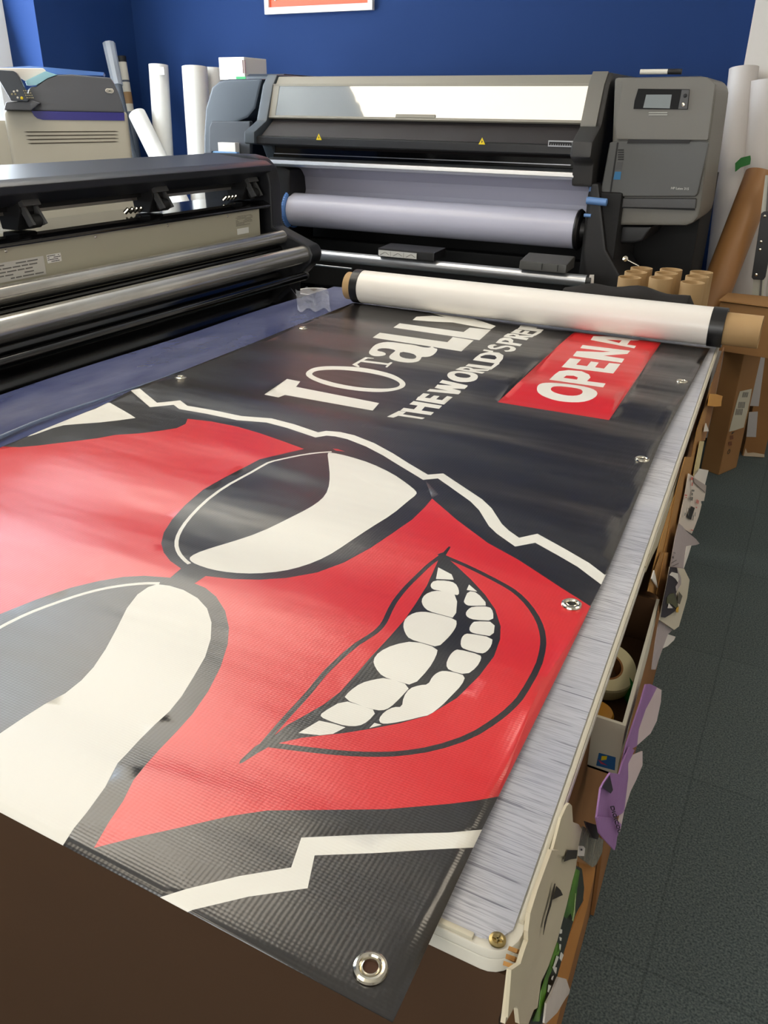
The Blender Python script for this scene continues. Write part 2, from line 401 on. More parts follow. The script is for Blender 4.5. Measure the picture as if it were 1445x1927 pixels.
# upper lens (black), bridge
art([(572, 845), (539, 854), (489, 868), (464, 879), (423, 901), (381, 926), (348, 951), (323, 976), (308, 1001), (303.5, 1024), (308.5, 1043), (321, 1060), (342, 1075),
     (362, 1083), (385, 1088.5), (439, 1094.5), (489, 1095), (539, 1090), (597, 1076), (647, 1056), (697, 1032), (738, 1007), (775, 980), (798.5, 957), (813, 941), (800, 905), (730, 862), (650, 842), (600, 841)], 0)
art([(343, 1073), (321, 1091.5), (300, 1092), (330, 1110), (366, 1103), (388, 1088.5), (370, 1075)], 0)
art([(626, 843), (635, 843.5), (649, 848.5), (632, 847)], 1)
art(smoothp([(616, 853), (622, 851), (655, 858), (697, 872), (738, 893), (767, 914), (783, 927), (784, 933), (767, 945), (738, 970), (697, 997), (655, 1022), (614, 1045), (572, 1063), (531, 1076),
     (481, 1083), (435, 1082), (398, 1076), (369, 1066), (357, 1058), (358, 1050), (381, 1037), (427, 1020), (489, 1000), (539, 980), (580.5, 961), (605, 943), (618, 924), (621, 899), (618, 870)], 1), 2)
th = G([(624, 849.5), (593, 853), (555.6, 860), (522, 869), (497.5, 877), (464, 895), (423, 920), (381, 949), (352, 976), (336, 1001), (331, 1024), (336, 1043), (348, 1058), (357, 1065)])
for q in stroke(smoothp(th, 1, False), .0052): ART.append((q, 2))
# lower lens
art([(109, 1608), (140, 1563), (165, 1533), (199, 1487), (222, 1440), (240, 1417), (262, 1391), (292, 1361), (319, 1338), (342, 1311), (365, 1274), (386, 1237), (396.5, 1203), (398, 1173), (390, 1148),
     (372, 1129), (345.5, 1114), (319, 1106), (296, 1103), (279, 1108), (259, 1121), (239, 1146), (219, 1186), (199, 1223), (176, 1256), (153, 1279), (123, 1302), (83, 1324), (43, 1352), (0, 1385), (-120, 1475), (-240, 1560), (-60, 1660)], 2)
th = G([(300.6, 1101.5), (272, 1101), (232.5, 1104), (193, 1110), (149.5, 1121), (100, 1138), (50, 1157), (0, 1181), (-60, 1212), (-160, 1270)])
for q in stroke(smoothp(th, 1, False), .0052): ART.append((q, 2))
# corner triangle
artz(0, 700, 4.01, [(812, 229), (830, 231), (920, 280), (980, 315), (1023, 345), (900, 365), (750, 385), (600, 397), (480, 408), (400, 430), (280, 475), (208, 499), (340, 412), (275, 426), (390, 395), (500, 350), (600, 318), (720, 275)], 2)
# cracked white line
ln = G([(254.5, 736), (289, 762.5), (333, 759.5), (345, 767.5), (395, 776), (450, 787), (506, 792), (547, 802), (596, 817.5), (614, 815), (635, 817), (660, 822.5), (697, 836), (730, 853), (759, 872), (800.6, 899.6), (829, 895.5), (857.5, 917.5), (896, 945.5), (913, 962), (932, 990), (946, 1002.6), (973, 1021), (1009, 1014.5), (1057, 1040), (1098, 1063), (1134, 1090), (1150, 1087)])
for q in stroke(ln, .0195): ART.append((q, 2))
art([(907, 1563.5), (845, 1569.5), (567, 1578), (548, 1634.5), (450, 1652), (351, 1675), (284, 1693), (270, 1705), (328, 1725), (362.6, 1712), (468, 1690), (579, 1674), (592, 1611), (702, 1608), (845, 1600.6), (893, 1598), (925, 1596), (940, 1560)], 2)
# mouth
art([(829, 1047), (803, 1100), (782, 1135), (761.5, 1169.5), (734, 1204), (699, 1239), (671.5, 1268), (640, 1301), (609, 1325), (574.6, 1346), (540, 1366), (500, 1398), (518.5, 1401), (566.5, 1390), (646, 1380),
     (700, 1370), (753, 1359), (806, 1345), (860, 1316), (902, 1278), (929, 1241), (941, 1204), (942, 1177), (932, 1145), (913, 1118.5), (886, 1091), (860, 1068), (835, 1047)], 0)
art([(508, 1390), (480, 1405), (452, 1430), (450, 1436.5), (457, 1434), (485, 1417), (512, 1403)], 0)
art([(844, 1031), (848, 1032), (836, 1052), (822, 1046), (834, 1042)], 0)
for pts, w in ((zf(380, 980, 1.8766, [(845, 128), (800, 158), (765, 188), (730, 220), (700, 255), (678, 290), (662, 325), (648, 362), (632, 388), (605, 412), (530, 455), (440, 530), (410, 565), (370, 615), (290, 705), (215, 792)]), .0062),
               (zf(380, 980, 1.8766, [(855, 130), (950, 170), (1060, 225), (1110, 255), (1155, 298), (1190, 350), (1205, 400), (1205, 450), (1185, 530), (1130, 630), (1090, 670), (1040, 706), (950, 757), (820, 800), (700, 822), (600, 827), (500, 824), (380, 812), (240, 793)]), .0066)):
    for q in stroke(smoothp(G(pts), 1, False), w): ART.append((q, 0))
TEETH = [
 [(822,198),(895,235),(907,262),(810,255)], [(800,262),(870,265),(915,278),(935,310),(935,342),(900,335),(830,315),(790,308),(778,285)],
 [(800,315),(860,320),(928,343),(917,473),(850,455),(770,434),(740,405),(730,370),(750,335)],
 [(740,437),(800,445),(920,477),(923,515),(900,560),(870,600),(820,650),(750,630),(665,605),(640,570),(630,525),(645,480),(690,447)],
 [(690,615),(820,655),(810,700),(770,765),(685,845),(600,820),(520,795),(480,750),(467,710),(500,670),(580,635)],
 [(540,800),(675,845),(620,900),(560,955),(515,971),(450,960),(305,908),(340,865),(400,825),(470,808)],
 [(305,915),(400,942),(490,972),(440,1030),(390,1057),(320,1058),(240,1035),(180,1008),(190,985)],
 [(175,1030),(250,1045),(318,1065),(250,1103),(180,1112),(62,1100)],
 [(990,288),(1035,325),(977,315)], [(985,320),(1035,329),(1095,397),(1040,398),(1003,398),(980,396),(962,380),(964,366)],
 [(1010,402),(1100,402),(1122,430),(1122,481),(1020,478),(982,465),(970,442),(985,417)],
 [(1022,485),(1132,487),(1122,575),(1040,565),(1000,555),(989,535),(1002,503)],
 [(985,561),(1118,582),(1112,630),(1085,670),(1055,684),(960,658),(943,640),(945,600),(960,572)],
 [(930,659),(1050,689),(1056,712),(1030,760),(975,800),(880,775),(862,745),(880,700),(905,670)],
 [(850,775),(910,785),(970,805),(950,850),(890,905),(840,950),(775,995),(730,1003),(660,1020),(560,1040),(510,1041),(498,1015),(530,975),(580,950),(625,952),(633,900),(665,858),(720,843),(767,842),(790,803),(820,782)],
 [(475,1037),(515,1047),(447,1067)]]
for k, tth in enumerate(TEETH): artz(540, 1000, 2.89, tth, 2, 0 if k in (0, 7, 8, 15) else 1)
# lettering
a1 = lambda pts, c=2, s=0: artz(480, 580, 4.817, pts, c, s)
a2 = lambda pts, c=2, s=0: artz(720, 580, 4.25, pts, c, s)
a3 = lambda pts, c=2, s=0: artz(920, 600, 4.014, pts, c, s)
a1([(290,645),(410,668),(370,712),(1125,857),(1065,930),(270,785),(212,815),(82,788)])
a1([(455,605),(470,570),(530,540),(640,530),(800,535),(950,545),(1100,570),(1250,605),(1340,650),(1368,685),(1350,720),(1280,750),(1160,767),(1000,760),(850,742),(700,715),(580,680),(490,640)], 2, 2)
a1([(510,598),(540,572),(620,560),(760,560),(900,572),(1050,592),(1200,625),(1290,660),(1318,690),(1290,720),(1200,735),(1050,732),(900,718),(750,690),(620,655),(540,622)], 0, 2)
a1([(1000,452),(1078,462),(1072,468),(1022,468),(985,488),(1205,517),(1228,505),(1247,508),(1195,553),(1180,548),(1197,532),(958,503),(925,522),(948,540),(935,545),(878,524)])
art([(716.6,646),(733,645),(758,648.5),(779,651),(795,655),(809,656),(812,653),(817,657),(823.5,658),(821,663),(812,668.5),(802,670),(793,669.5),(792,674),(786,681),(772,685),(753,683.5),(739,679.5),(732,674),(733,667),(741,661),(745,658),(729,654.7),(714.6,654.5),(709,657),(712,659),(721,660.5),(727,664),(723,668),(710,670.7),(700,669),(694,664),(695,658),(704,649.5)], 2, 1)
art([(753,660),(776.5,663.7),(784,668),(782,673),(774,674.6),(760,673),(751,668)], 0, 1)
art([(714.6,627),(841.6,645.4),(852,635),(891,641.2),(868,663),(701,637.5)], 2)
art([(752,610),(872,627),(884,616),(923.5,620.3),(902,641),(740,618)], 2)
art([(776.5,600.7),(783.5,595),(814,594.5),(838,597),(802,589),(790,584),(860,592),(933,612),(923.5,618.6),(894,613),(852,605),(814,603.5)], 2)
for pl in ([(130,818),(188,826),(160,848),(337,877),(315,891),(125,864),(85,888),(35,880)],
  [(247,745),(475,783),(450,805),(213,768)], [(168,793),(410,830),(385,853),(140,817)], [(295,765),(350,775),(300,825),(240,815)],
  [(285,712),(520,748),(490,775),(265,738)], [(325,683),(378,690),(325,728),(270,732)], [(410,702),(455,707),(415,745),(360,740)], [(515,705),(560,713),(490,775),(445,768)],
  [(378,645),(628,668),(605,688),(352,665)], [(440,610),(628,660),(600,675),(415,635)], [(440,612),(680,627),(655,645),(415,635)], [(477,580),(680,622),(655,640),(453,598)],
  [(605,487),(815,520),(795,537),(580,503)], [(590,500),(620,473),(660,465),(705,473),(728,487),(858,485),(840,503),(745,508),(735,517)],
  [(688,436),(868,458),(903,430),(937,437),(868,487),(662,457)],
  [(740,395),(780,372),(850,358),(930,365),(965,385),(960,410),(925,440),(722,410)], [(810,338),(885,350),(878,362),(800,350)],
  [(925,263),(1115,293),(1098,307),(903,280)], [(903,280),(935,253),(970,243),(1020,248),(1045,265),(1035,290)],
  [(985,218),(1168,250),(1150,266),(963,237)], [(963,237),(1000,208),(1040,203),(1085,212),(1092,224),(1212,222),(1195,240),(1105,242),(1095,255)],
  [(1040,182),(1230,210),(1208,224),(1020,195)], [(1070,160),(1118,168),(1085,192),(1035,185)], [(1140,172),(1178,177),(1145,205),(1105,198)], [(1240,178),(1272,183),(1220,220),(1185,214)],
  [(1100,143),(1288,168),(1268,183),(1078,160)], [(1100,140),(1248,143),(1225,165),(1085,158)], [(1120,125),(1248,143),(1225,163),(1100,143)], [(1120,125),(1325,142),(1303,154),(1100,141)]): a2(pl)
a2([(512,550),(530,528),(580,517),(660,519),(730,533),(762,555),(757,582),(720,598),(650,601),(580,592),(530,573)], 2, 1)
a2([(570,543),(600,533),(650,538),(692,549),(706,562),(682,573),(630,570),(585,560)], 0, 1)
a2([(650,487),(665,480),(690,484),(700,498),(690,504),(640,495)], 0)
a2([(780,390),(820,380),(860,380),(900,387),(912,402),(895,412),(785,398)], 0)
a2([(955,268),(980,262),(1005,268),(1010,279),(950,272)], 0); a2([(1015,226),(1045,220),(1063,229),(1060,236),(1010,230)], 0)
for q in stroke(smoothp(G(zf(720, 580, 4.25, [(905,296),(870,300),(858,318),(885,334),(935,322),(975,306),(1025,310),(1048,326),(1025,348),(975,350)])), 1, False), .0135): ART.append((q, 2))
a3([(65,628),(908,757),(1310,165),(1360,90),(740,30),(660,85)], 1)
a3([(358,545),(370,515),(410,497),(480,492),(600,499),(700,512),(780,535),(819,570),(812,602),(770,625),(700,637),(600,633),(500,619),(410,591),(370,569)], 2, 1)
a3([(463,547),(478,530),(520,524),(600,529),(685,543),(709,565),(697,587),(650,597),(580,592),(510,577),(472,561)], 1, 1)
a3([(455,460),(495,415),(530,393),(600,388),(700,398),(755,420),(768,440),(740,464),(882,483),(862,517)])
a3([(563,438),(585,423),(640,425),(673,437),(665,453),(640,450)], 1)
a3([(548,368),(612,300),(697,309),(658,353),(740,364),(770,324),(830,332),(800,372),(868,382),(908,334),(993,342),(938,418)])
a3([(660,252),(1022,308),(1003,333),(633,283)]); a3([(705,208),(1065,252),(1043,275),(688,232)]); a3([(662,250),(862,262),(1065,252),(1043,278),(820,285),(633,283)])
a3([(790,126),(1150,142),(1128,162),(1068,160),(1045,188),(1113,197),(1097,222),(768,152)]); a3([(885,150),(1005,157),(985,175)], 1)

def cdt_banner():
    V = []; Fs = []
    def addf(poly):
        if sum(poly[i][0] * poly[(i + 1) % len(poly)][1] - poly[(i + 1) % len(poly)][0] * poly[i][1] for i in range(len(poly))) < 0: poly = poly[::-1]
        i0 = len(V); V.extend([Vector(p) for p in poly]); Fs.append(list(range(i0, i0 + len(poly))))
    addf(outline); cols = [0]
    for poly, c in ART: addf(poly); cols.append(c)
    st = .016
    y = .2965
    while y < 2.125:
        x = -1.193
        while x < -.14:
            V.append(Vector((x, y))); x += st
        y += st
    r = geometry.delaunay_2d_cdt(V, [], Fs, 0, 1e-6)
    vo, fo = r[0], r[2]
    mb = MB(); mb.v = [(p.x, p.y, bz(p.x, p.y)) for p in vo]
    polys = [outline] + [p for p, _ in ART]
    bb = [(min(p[0] for p in q), max(p[0] for p in q), min(p[1] for p in q), max(p[1] for p in q)) for q in polys]
    def inside(q, x, y):
        c = False; j = len(q) - 1
        for i in range(len(q)):
            if (q[i][1] > y) != (q[j][1] > y) and x < (q[j][0] - q[i][0]) * (y - q[i][1]) / (q[j][1] - q[i][1]) + q[i][0]: c = not c
            j = i
        return c
    for f in fo:
        x = sum(vo[i].x for i in f) / len(f); y = sum(vo[i].y for i in f) / len(f)
        if not inside(outline, x, y): continue
        k = len(polys) - 1
        while k > 0:
            B = bb[k]
            if B[0] <= x <= B[1] and B[2] <= y <= B[3] and inside(polys[k], x, y): break
            k -= 1
        mb.f.append(tuple(f)); mb.mi.append(cols[k])
    return mb
def vinyl(name, rgb, rough, rib=.10, spec=1.0):
    m = mat(name, rgb, rough, spec=spec); nt = m.node_tree; b = nt.nodes['Principled BSDF']; tc = nt.nodes.new('ShaderNodeTexCoord')
    w = nt.nodes.new('ShaderNodeTexWave'); w.bands_direction = 'X'; w.inputs['Scale'].default_value = 75; w.inputs['Distortion'].default_value = .6; w.inputs['Detail'].default_value = 1
    w2 = nt.nodes.new('ShaderNodeTexWave'); w2.bands_direction = 'Y'; w2.inputs['Scale'].default_value = 110; w2.inputs['Distortion'].default_value = .8
    ns = nt.nodes.new('ShaderNodeTexNoise'); ns.inputs['Scale'].default_value = 7; ns.inputs['Detail'].default_value = 2
    mp = nt.nodes.new('ShaderNodeMapping'); mp.inputs['Scale'].default_value = (.5, 1.8, 1); mp.inputs['Rotation'].default_value = (0, 0, .12)
    for k in (w, w2): nt.links.new(tc.outputs['Object'], k.inputs['Vector'])
    nt.links.new(tc.outputs['Object'], mp.inputs[0]); nt.links.new(mp.outputs[0], ns.inputs['Vector'])
    ad = nt.nodes.new('ShaderNodeMath'); ad.operation = 'ADD'; nt.links.new(w.outputs['Fac'], ad.inputs[0]); nt.links.new(w2.outputs['Fac'], ad.inputs[1])
    b.inputs['Coat Weight'].default_value = .06; b.inputs['Coat Roughness'].default_value = .34
    b1 = nt.nodes.new('ShaderNodeBump'); b1.inputs['Strength'].default_value = .35; b1.inputs['Distance'].default_value = .010
    b2 = nt.nodes.new('ShaderNodeBump'); b2.inputs['Strength'].default_value = rib; b2.inputs['Distance'].default_value = .0006
    nt.links.new(ns.outputs['Fac'], b1.inputs['Height']); nt.links.new(ad.outputs[0], b2.inputs['Height']); nt.links.new(b1.outputs[0], b2.inputs['Normal']); nt.links.new(b2.outputs[0], b.inputs['Normal'])
    return m
VB = vinyl('vinyl_black', (24, 21, 21), .28); VR = vinyl('vinyl_red', (212, 20, 26), .30); VW = vinyl('vinyl_white', (228, 226, 218), .42, .05, .5)
ban = thing('vinyl_banner', 'large black, red and white vinyl banner with a sunglasses face, lying on the table', 'banner', (-.66, 1.2, T))
bs = cdt_banner().build('banner_sheet', [VB, VR, VW], ban)
bs.data.polygons.foreach_set('use_smooth', [True] * len(bs.data.polygons))
try: bs.data.attributes.remove(bs.data.attributes['sharp_edge'])
except Exception: pass
so = bs.modifiers.new('thickness', 'SOLIDIFY'); so.thickness = .0006; so.offset = -1
# rolled end, its white back outwards
RYC, RZC, RR = 2.142, T + .0555, .0475
VWB = mat('vinyl_back', (232, 227, 220), .3, bump=(40, .03, .001))
rl = MB()
x0, x1 = -1.172, -.196
pr = []
for i in range(61):
    a = -math.pi / 2 + 2 * math.pi * i / 60
    pr.append((RR - (.0015 * i / 60), a))
vs = []
for xx in (x0, x1):
    for r_, a in pr: vs.append((xx, RYC + r_ * math.cos(a), RZC + r_ * math.sin(a)))
m_ = len(pr); fs = [(i, i + 1, m_ + i + 1, m_ + i) for i in range(m_ - 1)]
rl.add(vs, fs); rl.tube((x0 + .0005, RYC, RZC), (x1 - .0005, RYC, RZC), RR - .002, inner=.0415, seg=48)
rl.build('rolled_end', VWB, ban)
for xa, xb in ((-1.196, x0 + .001), (x1 - .001, -.163)):
    label(MB().tube((xa, RYC, RZC), (xb, RYC, RZC), RR + .0006, inner=.0412, seg=48).build('edge_band', mat('black_vinyl_edge', (20, 20, 22), .35), ban, bevel=.001), 'black band at the end of the roll')
# eyelets
EY = [(697, 1822), (1075, 1140), (1208, 866), (1283, 719), (340, 711), (570, 620)]
for u, v in EY:
    p = at(u, v, z=T + .004); z = bz(p.x, p.y)
    e = MB().lathe((p.x, p.y, z), (0, 0, 1), [(.0118, -.0005), (.0122, .0006), (.0115, .0022), (.0098, .0032), (.0082, .0030), (.0072, .0016), (.0066, .0010), (.0062, .0022), (.0054, .0026), (.0050, .0016), (.0050, -.0012)], 40)
    e.tube((p.x, p.y, z + .0003), (p.x, p.y, z + .0006), .0052, seg=24, mi=1)
    e.build('eyelet', [CHROME, INK if u != 697 else mat('eyelet_hole_dark', (70, 42, 24), .8)], ban)
# core
core = MB().tube((-1.222, RYC, RZC - .001), (-.082, RYC, RZC - .001), .0392, inner=.033, seg=48).build('cardboard_core', mat('core_board', (180, 148, 104), .7, noise=(8, (170, 138, 94), 3)), bevel=.0008)
tag(core, 'long brown cardboard core sticking out of both ends of the rolled banner', 'cardboard tube')


# ------------------------------------------------------------------ large roll-fed printer at the back
hp = thing('large_format_printer', 'wide grey roll-fed printer with window and touch screen against the blue wall', 'printer', (-1.4, 3.4, 0))
GREY = mat('printer_grey', (106, 104, 97), .42, bump=(400, .06, .0003))
GREYD = mat('printer_dark_grey', (66, 66, 67), .42, bump=(400, .06, .0003))
GREYB = mat('printer_blue_grey', (54, 62, 70), .4)
BARG = mat('printer_bar_grey', (128, 124, 113), .4)
X = lambda u, v, y: at(u, v, y=y).x
Z = lambda u, v, y: at(u, v, y=y).z
xl, xr = X(522, 165, 3.10), X(1126, 165, 3.10)
hood = [(3.32, 1.428), (3.21, 1.424), (3.18, 1.384), (3.17, 1.384), (3.055, 1.272), (2.965, 1.215), (2.955, 1.190), (3.06, 1.180), (3.10, 1.14), (3.10, 1.10), (3.5, 1.10), (3.6, 1.40)]
MB().px([(3.34, 1.40), (3.112, 1.384), (3.060, 1.262), (2.972, 1.208), (2.963, 1.185), (3.06, 1.178), (3.10, 1.14), (3.10, 1.12), (3.5, 1.12), (3.6, 1.38)], xl, xr - .01).build('hood', CHAR, hp, smooth=False)
MB().px([(3.62, 1.400), (3.55, 1.425), (3.125, 1.4225), (3.096, 1.386), (3.12, 1.37)], xl - .01, xr).build('top_bar', BARG, hp, bevel=.004)
# glass window
GT = 3.098
def gl(y): return 1.386 - (GT - y) * (1.386 - 1.272) / (GT - 3.055)
gx0, gx1 = X(520, 190, 3.08), X(1122, 190, 3.08) + .005
wfm = MB()
def glq(xa, xb, ya, yb, off=.002):
    return [(xa, ya - off, gl(ya) + off), (xb, ya - off, gl(ya) + off), (xb, yb - off, gl(yb) + off), (xa, yb - off, gl(yb) + off)]
fr_ = MB()
for q in (glq(gx0 - .02, gx0 + .012, 3.055, GT), glq(gx1 - .008, gx1 + .03, 3.055, GT), glq(gx0 - .02, gx1 + .03, GT - .002, GT + .001), glq(gx0 - .02, gx1 + .03, 3.053, 3.056)): fr_.prism(q, (0, -.005, .005))
fr_.build('window_frame', BARG, hp, smooth=False)
wg = MB().prism(glq(gx0, gx1, 3.0555, GT - .001, .004), (0, -.002, .002)).build('window', mat('printer_window', (14, 20, 22), .03, coat=1.0, spec=1.0, ior=1.8, bump=(3.5, .12, .01)), hp, smooth=False)
tq = at(800, 216, y=3.07)
MB().prism(glq(X(748, 218, 3.065), X(822, 218, 3.065), 3.0555, 3.0595, .0075), (0, -.001, .001)).build('latch', BARG, wg, smooth=False)
# front strip, triangles and label
MB().px([(2.972, 1.209), (2.955, 1.204), (2.952, 1.178), (2.97, 1.172)], xl - .015, xr - .03).build('front_strip', BLK, hp, bevel=.003)
for u, v in ((600, 258), (907, 266)):
    p = at(u, v, y=2.950); r = .0125
    tr = MB().prism([(p.x - r, p.y, p.z - r * .8), (p.x + r, p.y, p.z - r * .8), (p.x, p.y, p.z + r)], (0, -.001, 0)).build('warning_sticker', YEL, hp, smooth=False)
    MB().prism([(p.x - .002, p.y - .0012, p.z - .006), (p.x + .003, p.y - .0012, p.z - .001), (p.x - .001, p.y - .0012, p.z + .004)], (0, -.0005, 0)).build('symbol', INK, tr, smooth=False)
p0, p1 = at(1032, 264, y=2.949), at(1077, 277, y=2.949)
lb = MB().box(p0.x, p1.x, 2.948, 2.951, p1.z, p0.z).build('gauge_label', mat('pale_grey_label', (170, 172, 176), .6), hp, smooth=False)
lk = MB(); w_ = (p1.x - p0.x)
for k in range(10): lk.box(p0.x + w_ * (.04 + .095 * k), p0.x + w_ * (.11 + .095 * k), 2.9472, 2.948, p1.z + .004, p1.z + .010)
lk.box(p0.x + w_ * .04, p0.x + w_ * .96, 2.9472, 2.948, p0.z - .010, p0.z - .004); lk.build('scale_marks', INK, lb, smooth=False)
# recess below the hood and its steel bars
MB().box(xl - .02, xr - .03, 3.08, 3.14, 1.10, 1.18).build('recess_panel', BLKG, hp)
za, zb = Z(700, 300, 3.075), Z(1000, 304, 3.075)
MB().box(xl - .01, xr - .06, 3.07, 3.078, 1.137, 1.140).build('trim_line', SILV, hp)
MB().px([(3.02, 1.126), (3.00, 1.118), (2.995, 1.104), (3.005, 1.094), (3.04, 1.09), (3.06, 1.126)], X(508, 312, 3.02), X(1083, 330, 3.02)).build('platen_bar', SILV, hp, bevel=.002)
# left cap of the hood
def pyx(pts, y0, y1, mi=0, mb=None):
    mb = mb or MB(); q = [at(u, v, y=y0) for u, v in pts]
    return mb.prism([tuple(p) for p in q], (0, y1 - y0, 0), mi)
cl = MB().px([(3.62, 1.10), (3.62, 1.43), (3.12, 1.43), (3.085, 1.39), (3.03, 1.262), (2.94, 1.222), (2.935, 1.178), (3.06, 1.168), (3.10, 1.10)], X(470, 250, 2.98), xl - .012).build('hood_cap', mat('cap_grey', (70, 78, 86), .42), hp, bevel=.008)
lc = pyx([(383, 315), (383, 255), (386, 205), (398, 164), (412, 152), (428, 149), (494, 148), (480, 205), (466, 222), (440, 232), (432, 300), (432, 315)], 3.14, 3.78).build('left_housing', GREYB, hp, bevel=.012)
pyx([(393, 240), (398, 228), (470, 228), (470, 320), (393, 320)], 3.125, 3.15).build('side_recess', mat('recess_grey', (58, 62, 68), .5), hp, bevel=.006)
MB().box(X(413, 275, 3.10), X(445, 275, 3.10), 3.09, 3.12, Z(420, 292, 3.10), Z(420, 268, 3.10)).build('paper_slot', WPAPER, hp)
bb = MB(); xa, xb, zz = X(401, 290, 3.05), X(448, 290, 3.05), Z(420, 289, 3.05)
bb.box(xa, xb, 3.04, 3.06, zz, zz + .008).box(xa, xa + .008, 3.04, 3.06, zz - .03, zz + .008); 
bb.build('blue_bracket', mat('light_blue_plastic', (120, 166, 214), .45), hp)
MB().px([(3.7, 1.40), (3.7, 1.44), (3.3, 1.44), (3.28, 1.43), (3.28, 1.40)], X(468, 143, 3.3), X(536, 143, 3.3)).build('rear_cover', GREYB, hp, bevel=.004)
# right cap of the hood, a darker grey than the left
MB().px([(3.62, 1.10), (3.62, 1.428), (3.12, 1.428), (3.085, 1.39), (3.04, 1.268), (2.945, 1.218), (2.94, 1.170), (2.99, 1.15), (3.0, 1.075), (3.3, 1.06)], xr - .032, X(1154, 145, 3.12)).build('hood_cap', mat('cap_dark_grey', (48, 47, 46), .45), hp, bevel=.010)
MB().px([(3.13, 1.43), (3.118, 1.432), (3.078, 1.39), (3.03, 1.27), (3.03, 1.262), (3.05, 1.262)], xr - .03, xr + .024).build('cap_edge', GREY, hp, bevel=.002)
# control tower
TY = 3.06
tp = [(1156, 146), (1318, 143), (1334, 146), (1344, 155), (1347, 170), (1345, 190), (1318, 392), (1314, 408), (1304, 420), (1290, 425), (1128, 424), (1120, 380), (1150, 300)]
q = [at(u, v, y=TY) for u, v in tp]
tw = MB().prism([tuple(p) for p in q], (0, .34, 0)).build('control_housing', GREY, hp, bevel=.014)
tq2 = [at(u, v, y=TY - .018) for u, v in [(1172, 147), (1330, 145), (1346, 158), (1332, 262), (1330, 264), (1160, 262), (1158, 240)]]
MB().prism([tuple(p) for p in tq2], (0, .03, 0)).build('upper_cover', GREY, hp, bevel=.006)
dq = [at(u, v, y=TY - .026) for u, v in [(1162, 265), (1330, 267), (1334, 270), (1312, 365), (1308, 370), (1128, 370), (1130, 360), (1147, 268)]]
MB().prism([tuple(p) for p in dq], (0, .03, 0)).build('front_door', mat('door_grey', (78, 79, 78), .42), hp, bevel=.006)
MB().prism([tuple(at(u, v, y=TY - .0262)) for u, v in [(1161, 268), (1164, 268), (1149, 370), (1146, 370)]], (0, -.0008, 0)).build('door_seam', INK, hp, smooth=False)
MB().prism([tuple(at(u, v, y=TY - .028)) for u, v in [(1182, 262), (1299, 263), (1297, 270), (1180, 270)]], (0, -.002, 0)).build('handle_slot', INK, hp, smooth=False)
lq = [at(u, v, y=TY - .016) for u, v in [(1155, 373), (1310, 374), (1308, 393), (1160, 390), (1155, 386)]]
MB().prism([tuple(p) for p in lq], (0, .02, 0)).build('lower_cover', GREYD, hp, bevel=.003)
MB().prism([tuple(at(u, v, y=TY - .002)) for u, v in [(1155, 388), (1308, 393), (1308, 396), (1155, 391)]], (0, -.001, 0)).build('lower_seam', INK, hp, smooth=False)
pz_ = TY - .019
bz_ = MB().prism([tuple(at(u, v, y=pz_)) for u, v in [(1201, 167), (1298, 168), (1294, 206), (1192, 205), (1194, 190)]], (0, -.003, 0)).build('screen_bezel', mat('bezel_black', (12, 12, 14), .5, spec=.2), hp, bevel=.001)
MB().prism([tuple(at(u, v, y=pz_ - .0035)) for u, v in [(1216, 178), (1264, 178), (1260, 204), (1210, 203)]], (0, -.0005, 0)).build('touch_screen', mat('screen_glow', (90, 96, 96), .4, emit=((150, 158, 158), .3)), bz_, smooth=False)
MB().prism([tuple(at(u, v, y=pz_ - .0035)) for u, v in [(1283, 169), (1297, 169), (1293, 205), (1276, 205)]], (0, -.001, 0)).build('button_strip', GREYD, bz_, smooth=False)
for u, v, mm in ((1289, 180, INK), (1285, 197, CHROME)):
    p = at(u, v, y=pz_ - .005); MB().lathe(p, (0, -1, 0), [(.006, 0), (.0055, .002), (.0001, .003)], 20).build('button', mm, bz_)
for dv in (0, 4): MB().prism([tuple(at(u, v + dv, y=pz_)) for u, v in [(1221, 211), (1256, 211), (1255, 213), (1220, 213)]], (0, -.0012, 0)).build('embossed_line', mat('light_grey_mark', (168, 168, 160), .5), hp, smooth=False)
dy = TY - .0268
st = MB()
for k in range(5):
    st.prism([tuple(at(u, v, y=dy)) for u, v in [(1163, 281 + k * 4.4), (1174, 281 + k * 4.4), (1173.4, 283.6 + k * 4.4), (1162.4, 283.6 + k * 4.4)]], (0, -.0006, 0))
st.build('sticker_text', INK, hp, smooth=False)
MB().prism([tuple(at(u, v, y=dy)) for u, v in [(1161, 305), (1172, 305), (1169, 319), (1158, 319)]], (0, -.0006, 0)).build('grey_sticker', GREYD, hp, smooth=False)
MB().prism([tuple(at(u, v, y=dy)) for u, v in [(1157, 323), (1169, 323), (1167, 338), (1154, 338)]], (0, -.0008, 0)).build('blue_sticker', mat('blue_sticker', (40, 112, 160), .5), hp, smooth=False)
p = at(1262, 356, y=dy)
text('nameplate', 'HP Latex 315', mat('nameplate_text', (190, 190, 184), .4), (p.x, p.y, p.z), (1, 0, 0), (0, 0, 1), .0105, hp, .0004, .01)
# bracket under the tower
pyx([(1120, 425), (1228, 426), (1208, 455), (1190, 458), (1120, 458)], 3.10, 3.5).build('under_bracket', BLK, hp, bevel=.01)
# blue levers
lv = mat('lever_blue', (104, 142, 196), .42)
a_, c_ = at(1104, 377, y=3.0), at(1142, 381, y=3.0)
MB().tube(a_, c_, .0125).build('lever', lv, hp, bevel=.002)
a_, c_ = at(1099, 405, y=3.0), at(1112, 406, y=3.0)
MB().tube(a_, c_, .006).build('lever', lv, hp)
MB().prism([tuple(at(u, v, y=3.06)) for u, v in [(1110, 340), (1115, 338), (1117, 372), (1106, 374)]], (0, .02, 0)).build('blue_tab', lv, hp)
